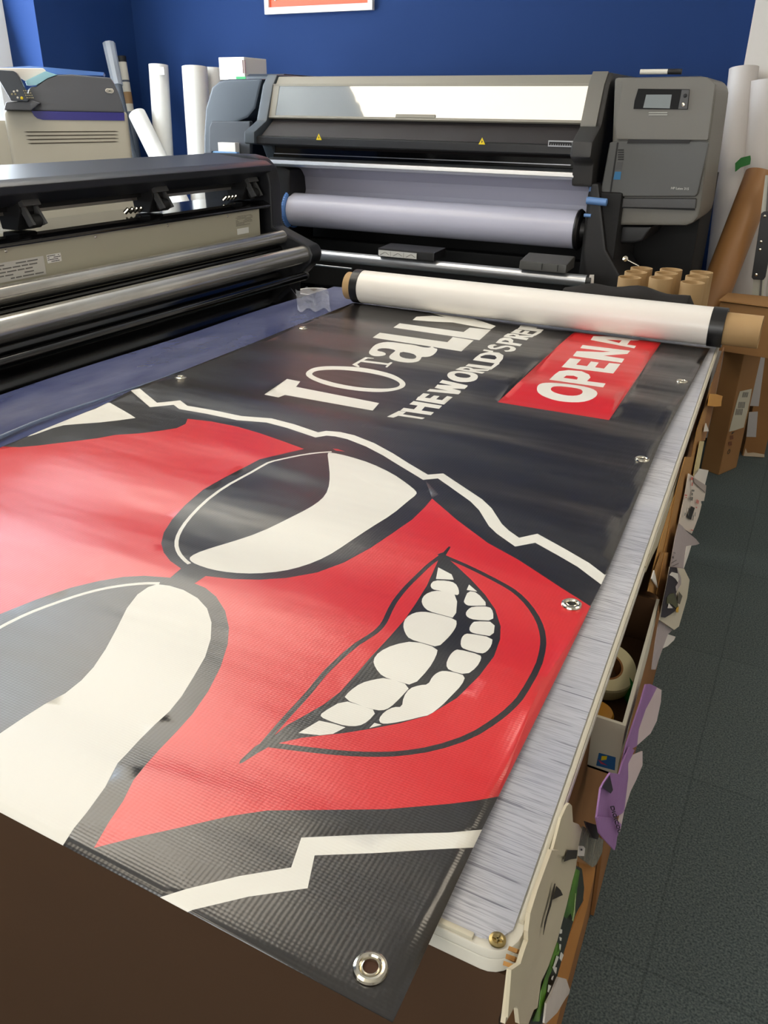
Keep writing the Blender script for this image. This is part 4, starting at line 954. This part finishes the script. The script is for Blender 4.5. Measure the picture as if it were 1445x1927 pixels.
# black cloth heaped in front of the bin
cb = MB(); n = 20; Lx0, Lx1 = -.66, -.235
for j in range(n + 1):
    for i in range(n + 1):
        x = Lx0 + (Lx1 - Lx0) * i / n; y = 2.40 + .16 * j / n
        h = .862 * (1 - .02 * (1 - math.sin(math.pi * min(1, i / n * 1.1)))) - .25 * (abs(2 * j / n - 1) ** 3) - .03 * math.cos(i * .9) * (j / n) * .3 - .10 * max(0, i / n - .85) / .15
        cb.v.append((x, y, h - .012))
for j in range(n):
    for i in range(n):
        a = j * (n + 1) + i; cb.f.append((a, a + 1, a + n + 2, a + n + 1)); cb.mi.append(0)
vb = len(cb.v)
ring = [i for i in range(n + 1)] + [(j + 1) * (n + 1) - 1 for j in range(1, n + 1)] + [n * (n + 1) + i for i in range(n - 1, -1, -1)] + [j * (n + 1) for j in range(n - 1, 0, -1)]
cb.v += [(cb.v[k][0], cb.v[k][1], .0) for k in ring]; m2 = len(ring)
for k in range(m2): cb.f.append((ring[k], ring[(k + 1) % m2], vb + (k + 1) % m2, vb + k)); cb.mi.append(0)
tag(cb.build('black_cover', mat('black_cloth', (30, 27, 26), .85), None), 'black cloth-covered hump standing behind the far right end of the table', 'cover')

# ------------------------------------------------------------------ paper and board stored against the right side of the table
E_DIR = Vector((-.0484, 1, 0)).normalized(); E_OUT = Vector((E_DIR.y, -E_DIR.x, 0))
def side(u, v, d, L):
    p0 = Vector((-.083, .366, .745)) + E_OUT * d
    n_ = E_DIR.cross(E_OUT * L + Vector((0, 0, -.745))).normalized()
    return onplane(u, v, p0, n_), n_
LN = .07
def sp(pts, d, mm, name, par=None, th=.0015, L=LN, smooth=False):
    q = []
    for u, v in pts:
        p, n_ = side(u, v, d, L); p.z = max(p.z, .003); q.append(p)
    if n_.dot(E_OUT) < 0: n_ = -n_
    return MB().prism([tuple(p) for p in q], tuple(-n_ * th)).build(name, mm, par, smooth=smooth)
zA = lambda p: zf(1095, 750, 3.854, p); zB = lambda p: zf(1045, 1100, 3.853, p); zC = lambda p: zf(845, 1450, 3.6125, p)
zE = lambda p: zf(1215, 860, 8.03, p); zF = lambda p: zf(1165, 1040, 8.757, p); zG = lambda p: zf(930, 1600, 5.895, p)
# hardboard carcass hung under the edge
cc = MB()
for (ya, yb) in ((.385, .735), (1.06, 2.30)):
    cc.add([tuple(Vector((xe(ya) - .012, ya, .744))), tuple(Vector((xe(yb) - .012, yb, .744))), tuple(Vector((xe(yb) + .012, yb, .002))), tuple(Vector((xe(ya) + .012, ya, .002))),
            (xe(ya) - .018, ya, .744), (xe(yb) - .018, yb, .744), (xe(yb) + .006, yb, .002), (xe(ya) + .006, ya, .002)], [(0, 1, 2, 3), (7, 6, 5, 4), (0, 4, 5, 1), (1, 5, 6, 2), (2, 6, 7, 3), (3, 7, 4, 0)])
    o = cc.build('cardboard_sheet', CARDD, None, smooth=False); cc = MB()
    tag(o, 'brown cardboard sheet against the table side, %s' % ('nearest the camera below the screw corner' if ya < 1 else 'running along its far half'), 'cardboard sheet')


# moulding peeling off the edge
sp(zE([(600, 0), (614, 0), (424, 600), (234, 1240), (100, 1500), (0, 1740), (0, 1650), (150, 1250), (400, 560)]), .004, mat('cream_moulding', (186, 177, 152), .5), 'loose_edging', tbl)
def tsheet(pts, d, mm, lab, cat='cardboard sheet', name='cardboard_sheet', **k): return tag(sp(pts, d, mm, name, None, **k), lab, cat)
KR = mat('kraft_board', (172, 126, 66), .75, noise=(5, (160, 114, 56), 3))
KL = mat('kraft_light', (188, 140, 76), .75)
tsheet(zf(1245, 640, 6.88, [(800, 90), (815, 90), (700, 700), (640, 1000), (560, 1300), (500, 1310), (655, 560)]), .002, CARDD, 'dark brown cardboard strip beside the tall box under the table edge')
tsheet(zf(1245, 640, 6.88, [(655, 540), (600, 850), (510, 1310), (420, 1755), (350, 1730), (460, 1160), (560, 860)]), .004, KR, 'brown cardboard sheet under the far right table edge, below the orange tab')
tsheet(zE([(600, 0), (700, 0), (650, 240), (560, 700), (500, 1000), (400, 1560), (320, 1927), (150, 1927), (250, 1560), (330, 1200), (400, 850), (480, 440)]), .008, KR, 'long brown cardboard sheet running behind the printed white papers')
tsheet(zE([(480, 440), (400, 850), (330, 1200), (270, 1560), (200, 1927), (60, 1927), (215, 1300), (420, 640)]), .006, KL, 'lighter cardboard sheet between the table edge and the long brown one')
tsheet(zF([(590, 300), (700, 0), (760, 0), (640, 600), (625, 700), (500, 640), (480, 640), (520, 480)]), .010, KR, 'torn cardboard sheet just beyond the open box')
tsheet(zF([(760, 0), (875, 0), (800, 480), (720, 900), (680, 1020), (660, 745), (620, 690)]), .012, mat('kraft_mid', (164, 118, 60), .75), 'narrow brown board between the open box and the dark cover picture')
tsheet(zF([(580, 290), (640, 580), (540, 430)]), .013, WPAPER, 'small white paper triangle tucked between boards', 'paper', 'paper_scrap')
tsheet(zf(1245, 640, 6.88, [(500, 1310), (552, 1310), (480, 1690), (415, 1765), (425, 1690)]), .010, mat('cream_board', (206, 190, 140), .7), 'cream narrow board below the orange tab', 'board', 'cream_board')
tsheet(zf(1245, 640, 6.88, [(575, 1075), (612, 1180), (550, 1185)]), .010, WPAPER, 'tiny white paper corner above the cream board', 'paper', 'paper_scrap')
tsheet(zf(1245, 640, 6.88, [(625, 695), (710, 700), (790, 725), (775, 790), (770, 855), (690, 862), (600, 850)]), .012, mat('orange_tab', (206, 146, 52), .6), 'orange-yellow paper tab sticking out from under the table edge', 'paper tab', 'paper_tab', L=.10)
# white printed papers
tsheet(zE([(800, 175), (950, 200), (895, 420), (860, 640), (725, 500), (735, 240)]), .010, WPAPER, 'plain white box flap behind the printed white paper', 'paper', 'white_paper')
pp = thing('printed_paper', 'white printed packaging paper with a black block of text, hanging from the table side', 'paper', (-.1, 1.4, .4))
sp(zE([(650, 250), (915, 430), (905, 540), (880, 665), (835, 668), (845, 720), (800, 900), (740, 1060), (695, 1160), (600, 1100), (505, 1005), (550, 780), (600, 550)]), .014, mat('packaging_white', (220, 208, 196), .7), 'sheet', pp)
sp(zE([(725, 312), (915, 430), (905, 540), (735, 385)]), .0162, mat('fold_grey', (168, 156, 150), .8), 'folded_corner', pp)
blk_ = sp(zE([(690, 743), (742, 770), (685, 948), (620, 910)]), .0165, INK, 'black_text_block', pp, th=.0004)
tx = MB()
for a0, b0, a1, b1 in ((700, 490, 735, 525), (695, 540, 712, 585), (660, 600, 680, 650), (690, 600, 712, 660), (590, 840, 600, 890), (645, 770, 652, 890), (745, 830, 752, 900), (712, 880, 722, 960)):
    q = [side(u, v, .0168, LN)[0] for u, v in zE([(a0, b0), (a1, b0 + 8), (a1 - 8, b1), (a0 - 8, b1 - 8)])]
    tx.prism([tuple(p) for p in q], tuple(E_OUT * .0004))
tx.build('small_print', INKG, pp, smooth=False)
rx = MB()
for a0, b0, a1, b1 in ((590, 565, 625, 590), (606, 600, 618, 620), (685, 1095, 720, 1115), (690, 300, 715, 350), (700, 380, 712, 440), (770, 640, 782, 700), (790, 650, 802, 710), (762, 750, 776, 775)):
    q = [side(u, v, .0168, LN)[0] for u, v in zE([(a0, b0), (a1, b0 + 8), (a1 - 8, b1), (a0 - 8, b1 - 8)])]
    rx.prism([tuple(p) for p in q], tuple(E_OUT * .0004))
rx.build('red_print', mat('red_print', (196, 96, 84), .7), pp, smooth=False)
# grey tissue with stripes
ts = thing('tissue_paper', 'crumpled grey-lilac wrapping paper with dark stripes and a pointed corner', 'paper', (-.1, 1.2, .4))
TG = mat('tissue_grey', (176, 164, 164), .7, bump=(25, .5, .01))
sp(zE([(505, 1005), (560, 1050), (600, 1110), (700, 1190), (760, 1240), (815, 1310), (760, 1330), (690, 1340), (640, 1500), (575, 1680), (375, 1660), (410, 1450), (450, 1230), (480, 1100)]), .019, TG, 'sheet', ts)
sp(zE([(690, 1335), (640, 1500), (578, 1680), (600, 1500), (625, 1350)]), .0205, WPAPER, 'white_edge', ts)
for q_ in ([(385, 1600), (465, 1555), (468, 1562), (388, 1608)], [(405, 1645), (495, 1605), (498, 1612), (408, 1652)], [(420, 1440), (450, 1450), (448, 1458), (418, 1448)], [(400, 1500), (425, 1500), (425, 1535), (400, 1530)]):
    sp(zE(q_), .0208, mat('stripe_ink', (96, 84, 86), .7), 'stripe', ts, th=.0003)
# magazine-like cover with the dark picture
mg = thing('printed_cover', 'white glossy ream wrapper with a dark purple and olive picture and a yellow corner', 'wrapper', (-.08, 1.0, .4))
CVW = mat('cover_cream', (216, 206, 184), .5)
sp(zF([(840, 236), (1070, 262), (1160, 450), (1120, 740), (1090, 850), (985, 1215), (910, 1272), (670, 1110), (700, 960), (800, 480)]), .024, CVW, 'sheet', mg)
sp(zF([(840, 236), (955, 245), (975, 330), (1012, 480), (980, 560), (935, 680), (950, 780), (975, 900), (940, 945), (860, 1010), (755, 1073), (690, 1060), (720, 830), (790, 500)]), .0262, mat('dark_purple_print', (42, 26, 42), .4), 'dark_picture', mg, th=.0005)
sp(zF([(830, 370), (870, 320), (990, 350), (975, 500), (930, 430), (880, 390)]), .0272, WPAPER, 'white_shape', mg, th=.0005)
sp(zF([(955, 250), (1020, 420), (1020, 520), (940, 640), (930, 560), (985, 480), (965, 330)]), .0272, TG, 'grey_curl', mg, th=.0005)
sp(zF([(785, 850), (790, 740), (830, 685), (900, 665), (935, 730), (960, 840), (970, 890), (930, 910), (870, 850), (820, 840)]), .0272, mat('olive_print', (84, 84, 58), .5), 'olive_shape', mg, th=.0005)
sp(zF([(820, 835), (885, 915), (800, 915)]), .0280, WPAPER, 'white_triangle', mg, th=.0004)
sp(zF([(955, 905), (985, 885), (975, 985), (945, 985), (935, 945)]), .0280, mat('yellow_print', (220, 172, 40), .5), 'yellow_corner', mg, th=.0004)
sp(zF([(988, 642), (1042, 715), (1000, 850), (960, 830)]), .0272, mat('badge_grey', (92, 86, 74), .6), 'grey_badge', mg, th=.0004)
tsheet(zF([(668, 1118), (880, 1275), (800, 1350), (720, 1570), (640, 1800), (600, 1927), (545, 1927), (600, 1500), (640, 1250)]), .020, TG, 'crumpled grey paper beside the open box, below the dark cover picture', 'paper', 'crumpled_paper')
tsheet(zF([(795, 1340), (930, 1385), (905, 1440), (800, 1540), (718, 1580)]), .018, WPAPER, 'pointed white paper flap sticking out towards the floor', 'paper', 'paper_flap')

# open box pushed under the table edge, tape roll and odds inside
ob = thing('open_box', 'open white-edged cardboard box pushed half under the table edge, blue label on its end', 'box', (-.17, .89, .6))
zR, zBt = .705, .632
P = lambda u, v, z=zR: at(u, v, z=z)
f1, f2, n1_, n2_ = P(1241, 1128), P(1238, 1172), P(1178, 1364), P(1137, 1356)
yn, yf = (n1_.y + n2_.y) / 2, f1.y
xo_f, xo_n, xi = f1.x, n1_.x, -.27
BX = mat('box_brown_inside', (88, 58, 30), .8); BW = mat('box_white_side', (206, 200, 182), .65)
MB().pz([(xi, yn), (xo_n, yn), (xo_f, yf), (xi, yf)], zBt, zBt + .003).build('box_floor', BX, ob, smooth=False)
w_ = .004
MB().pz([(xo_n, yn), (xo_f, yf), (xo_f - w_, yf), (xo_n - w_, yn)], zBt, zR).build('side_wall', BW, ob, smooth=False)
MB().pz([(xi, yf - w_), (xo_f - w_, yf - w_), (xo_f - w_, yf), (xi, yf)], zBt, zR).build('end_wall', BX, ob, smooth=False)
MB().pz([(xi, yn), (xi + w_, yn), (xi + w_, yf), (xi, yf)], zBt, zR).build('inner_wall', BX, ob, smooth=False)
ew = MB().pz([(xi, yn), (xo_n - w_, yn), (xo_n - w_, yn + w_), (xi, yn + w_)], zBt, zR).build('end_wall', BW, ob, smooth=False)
def ef(pts, mm, name, off=.0006): return MB().prism([tuple(at(u, v, y=yn - off)) for u, v in zB(pts)], (0, .0005, 0)).build(name, mm, ew, smooth=False)
p = at(*zB([(300, 1310)])[0], y=yn)
ef([(315, 1222), (437, 1255), (430, 1348), (295, 1312)], mat('label_blue', (28, 92, 150), .5), 'blue_label')
ef([(335, 1245), (375, 1245), (370, 1270), (330, 1275)], YEL, 'yellow_mark', .0012)
ef([(310, 1270), (375, 1312), (330, 1300)], mat('label_red', (176, 60, 90), .5), 'red_stroke', .0012)
tc_ = Vector((-.128, .872, .668))
tr_ = thing('tape_roll', 'cream roll of masking tape leaning inside the open box', 'tape', (tc_.x, tc_.y, .66))
ax = Vector((.2, -.3, 1)).normalized()
MB().lathe(tc_, ax, [(.021, -.011), (.037, -.011), (.0385, -.008), (.0385, .008), (.037, .011), (.021, .011), (.021, -.011)], 64).build('tape', mat('masking_tape', (208, 196, 152), .6), tr_)
MB().lathe(tc_, ax, [(.0185, -.0112), (.021, -.0112), (.021, .0112), (.0185, .0112), (.0185, -.0112)], 48).build('inner_core', CARDD, tr_)
gsb = MB()
for k in range(8):
    a0 = k / 8.0; a1 = (k + 1) / 8.0
    def gp(t_): 
        u = 1163 + 27 * t_; v = 1290 + 38 * t_ ** 1.4; return at(u - 8, v, z=.645)
    A_, B__ = gp(a0), gp(a1); gsb.add([tuple(A_), tuple(B__), (B__.x + .004, B__.y, .668), (A_.x + .004, A_.y, .668), (A_.x + .003, A_.y, .645), (B__.x + .003, B__.y, .645), (B__.x + .007, B__.y, .672), (A_.x + .007, A_.y, .672)],
        [(0, 1, 2, 3), (7, 6, 5, 4), (0, 4, 5, 1), (3, 2, 6, 7)])
tag(gsb.build('plastic_strip', mat('green_plastic', (16, 128, 52), .4), None), 'curved green plastic strip lying in the open box', 'plastic strip')
q_ = at(1152, 1335, z=.64)
tag(MB().lathe((-.117, .777, .6355), (0, 0, 1), [(.0001, 0), (.019, 0), (.022, .004), (.022, .038), (.020, .042), (.0001, .043)], 40).build('pot_lid', mat('amber_plastic', (186, 128, 24), .4), None), 'amber round pot lying in the near end of the open box', 'pot')

# purple-printed ream wrappers
WP = mat('wrapper_purple', (158, 114, 172), .5, bump=(20, .4, .006)); WW = mat('wrapper_white', (214, 196, 196), .6, bump=(20, .4, .006))
w1 = thing('ream_wrapper', 'torn purple and white paper ream wrapper, upper one below the open box rim', 'wrapper', (-.07, .75, .4))
sp(zB([(735, 745), (770, 765), (765, 850), (735, 990), (690, 1080), (595, 1165), (600, 1060), (655, 900)]), .026, WW, 'white_side', w1)
sp(zB([(655, 725), (690, 722), (737, 745), (700, 820), (655, 905), (605, 1050), (592, 1170), (540, 1200), (500, 1370), (470, 1360), (520, 1150), (570, 1000), (620, 850)]), .028, WP, 'purple_side', w1)
w2 = thing('ream_wrapper', 'crumpled purple wrapper lettered DIGICOL with a pointed tail over the carpet', 'wrapper', (-.07, .6, .35))
sp(zB([(560, 1240), (632, 1208), (632, 1310), (585, 1420), (545, 1500), (500, 1640), (470, 1790), (445, 1800), (490, 1600), (525, 1400), (530, 1290)]), .030, WW, 'white_side', w2)
sp(zB([(400, 1365), (465, 1375), (490, 1290), (540, 1180), (575, 1200), (528, 1300), (528, 1400), (500, 1640), (485, 1660), (430, 1690), (300, 1700), (330, 1480), (350, 1440)]), .032, WP, 'purple_side', w2)
sp(zB([(300, 1690), (330, 1685), (430, 1690), (480, 1740), (448, 1830), (440, 1890), (430, 1927), (360, 1850), (320, 1800)]), .034, WP, 'torn_tail', w2)
sp(zB([(395, 1383), (418, 1490), (402, 1515), (343, 1468)]), .0345, mat('badge_black', (38, 26, 42), .5), 'black_badge', w2, th=.0004)
# lettering follows the slanting edge
pa, nn_ = side(*zB([(398, 1606)])[0], .0362, LN); pb, _ = side(*zB([(455, 1800)])[0], .0362, LN)
pu, _ = side(*zB([(425, 1600)])[0], .0362, LN)
text('lettering', 'DIGICOL', mat('ink_purple_black', (36, 18, 44), .5), tuple(pa), tuple(pb - pa), tuple(pu - pa), (pu - pa).length * 1.3, w2, .0003, .01, width=(pb - pa).length, skew=True)

# near end: cream wrapper, green print, plastic bag, board
tsheet(zG([(935, 130), (1120, 195), (1112, 270), (1030, 640), (860, 1280), (690, 1927), (560, 1927), (700, 1390), (850, 900), (990, 560), (980, 380)]), .006, mat('kraft_orange', (176, 118, 52), .75), 'orange-brown cardboard edge along the carpet at the near end')
gb = thing('clear_bag', 'clear plastic bag with a small white tag under the purple wrapper', 'bag', (-.08, .55, .4))
sp(zC([(915, 380), (990, 440), (1050, 470), (1040, 560), (1000, 640), (975, 658), (940, 630), (880, 585), (890, 440)]), .011, mat('bag_grey', (150, 146, 132), .25, bump=(30, .6, .01), alpha=.8), 'bag', gb)
sp(zC([(925, 345), (1000, 370), (1020, 440), (1010, 470), (975, 460), (945, 400)]), .0135, mat('dark_tag', (52, 40, 44), .6), 'dark_flap', gb)
tgp = sp(zC([(885, 515), (915, 515), (925, 530), (918, 582), (880, 580)]), .0140, WPAPER, 'tag', gb)
sp(zC([(896, 532), (906, 532), (906, 545), (896, 545)]), .0158, INK, 'tag_hole', tgp, th=.0003)
gw = thing('green_pack', 'glossy pack with green and black leaf picture and white script, standing at the near end', 'pack', (-.08, .5, .4))
sp(zG([(895, 190), (930, 180), (972, 205), (998, 420), (982, 570), (900, 710), (770, 1140), (700, 1395), (620, 1600), (590, 1700), (540, 1927), (390, 1927), (480, 1750), (500, 1600), (520, 1460), (600, 1290), (740, 850), (870, 330)]), .012, mat('pack_black', (38, 40, 30), .3), 'pack_face', gw)
gm = mat('leaf_green', (96, 150, 36), .35, noise=(30, (52, 92, 22), 3))
sp(zG([(905, 200), (950, 230), (905, 560), (880, 790), (850, 700), (800, 760), (770, 720), (860, 420), (885, 260)]), .0142, gm, 'leaf_print', gw, th=.0004)
sp(zG([(700, 1020), (740, 1090), (640, 1330), (600, 1420), (560, 1690), (500, 1900), (430, 1900), (500, 1720), (520, 1560), (610, 1290)]), .0142, gm, 'leaf_print', gw, th=.0004)
sp(zG([(900, 480), (906, 480), (896, 700), (876, 790), (868, 780), (888, 660)]), .0150, mat('leaf_pale', (170, 190, 130), .4), 'leaf_highlight', gw, th=.0004)
sc2 = MB()
for pl in ([(725, 870), (750, 880), (745, 920), (725, 925)], [(722, 960), (745, 970), (738, 1005), (728, 1000)], [(722, 1040), (738, 1045), (728, 1110), (720, 1090)], [(740, 1130), (765, 1160), (740, 1230), (722, 1200)], [(690, 1170), (712, 1180), (660, 1320), (650, 1300)], [(640, 1290), (690, 1300), (680, 1370), (665, 1350)], [(600, 1490), (625, 1500), (600, 1580), (590, 1570)], [(640, 1400), (655, 1390), (640, 1440), (630, 1430)]):
    q = [side(u, v, .0152, LN)[0] for u, v in zG(pl)]; sc2.prism([tuple(p) for p in q], tuple(E_OUT * .0004))
sc2.build('script_print', mat('script_white', (222, 220, 212), .5), gw, smooth=False)
cw = thing('paper_wrapper', 'crumpled cream paper wrapper with black cut marks hanging at the near right corner', 'wrapper', (-.08, .5, .5))
CW = mat('wrapper_cream', (196, 186, 160), .6, noise=(9, (196, 184, 160), 3), bump=(9, .6, .02, (2, .5, .5)))
sp(zG([(640, 0), (800, 0), (920, 0), (915, 95), (905, 200), (870, 330), (800, 620), (740, 850), (700, 1000), (600, 1290), (520, 1460), (480, 1750), (440, 1770), (380, 1927), (280, 1927), (262, 1760), (235, 1720), (120, 1927), (130, 1850), (190, 1330), (290, 1260), (330, 1130), (375, 1000), (375, 900), (400, 700), (480, 440), (560, 220)]), .016, CW, 'wrapper_sheet', cw, th=.003)
sp(zC([(818, 222), (835, 240), (842, 350), (880, 365), (903, 400), (880, 510), (870, 610), (700, 560), (760, 330), (800, 240)]), .017, CW, 'upper_flap', cw, th=.002)
for q_ in ([(775, 128), (815, 0), (925, 0), (912, 92), (850, 100)], [(692, 398), (735, 440), (762, 497), (650, 548)], [(672, 370), (680, 372), (630, 620), (590, 740), (545, 940), (560, 800), (610, 620)]):
    sp(zG(q_), .0185, mat('mark_black', (44, 36, 28), .6), 'black_mark', cw, th=.0003)
sp(zG([(640, 0), (720, 0), (600, 330), (560, 560), (500, 860), (440, 1200), (340, 1560), (262, 1760), (235, 1720), (150, 1860), (190, 1330), (290, 1260), (330, 1130), (375, 1000), (375, 900), (400, 700), (480, 440), (560, 220)]), .017, CW, 'folded_edge', cw, th=.002, L=.05)
# ends of stacked corrugated pieces below the corner
for k, q_ in enumerate(([(262, 1095), (335, 1135), (322, 1175), (245, 1140)], [(232, 1180), (300, 1215), (292, 1270), (222, 1235)], [(205, 1260), (280, 1290), (270, 1335), (195, 1310)])):
    tsheet(zG(q_), .010 + .001 * k, KR, 'end of a corrugated piece below the table corner, %s of three' % ('top', 'middle', 'bottom')[k], 'cardboard piece', 'cardboard_piece', th=.006)
tsheet(zG([(712, 1408), (800, 1430), (840, 1550), (830, 1590), (790, 1645), (700, 1800), (572, 1927), (556, 1920), (580, 1700), (650, 1560)]), .018, mat('crumple_grey', (196, 186, 178), .7, bump=(22, .6, .012)), 'crumpled light grey paper at the bottom near end above the carpet', 'paper', 'crumpled_paper')

ya, yb = .70, 1.10
def lx(y, z): return xe(y) - .012 + .024 * (.744 - z) / .744 - .007
cc = MB().add([(lx(ya, .60), ya, .60), (lx(yb, .60), yb, .60), (lx(yb, .002), yb, .002), (lx(ya, .002), ya, .002), (lx(ya, .60) - .005, ya, .60), (lx(yb, .60) - .005, yb, .60), (lx(yb, .002) - .005, yb, .002), (lx(ya, .002) - .005, ya, .002)],
    [(0, 1, 2, 3), (7, 6, 5, 4), (0, 4, 5, 1), (1, 5, 6, 2), (2, 6, 7, 3), (3, 7, 4, 0)])
tag(cc.build('cardboard_sheet', CARDD, None, smooth=False), 'brown cardboard sheet standing below the open white-edged box', 'cardboard sheet')
# curled edge of the blue sheet, coloured paler for the light it catches
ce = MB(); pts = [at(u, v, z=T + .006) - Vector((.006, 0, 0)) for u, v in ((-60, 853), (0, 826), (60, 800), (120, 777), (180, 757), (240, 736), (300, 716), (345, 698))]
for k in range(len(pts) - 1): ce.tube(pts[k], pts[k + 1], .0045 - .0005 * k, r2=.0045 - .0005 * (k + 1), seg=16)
ce.build('curled_edge', mat('film_edge_glint', (120, 134, 160), .12, alpha=.7), film)
p = at(590, 548, y=2.64)
tag(MB().tube((p.x, 2.64, .001), (p.x, 2.64, p.z), .07, inner=.055, seg=48).build('paper_roll', MATS['roll_paper'], None), 'white roll upright in the gap between the black machine and the wide printer', 'paper roll')
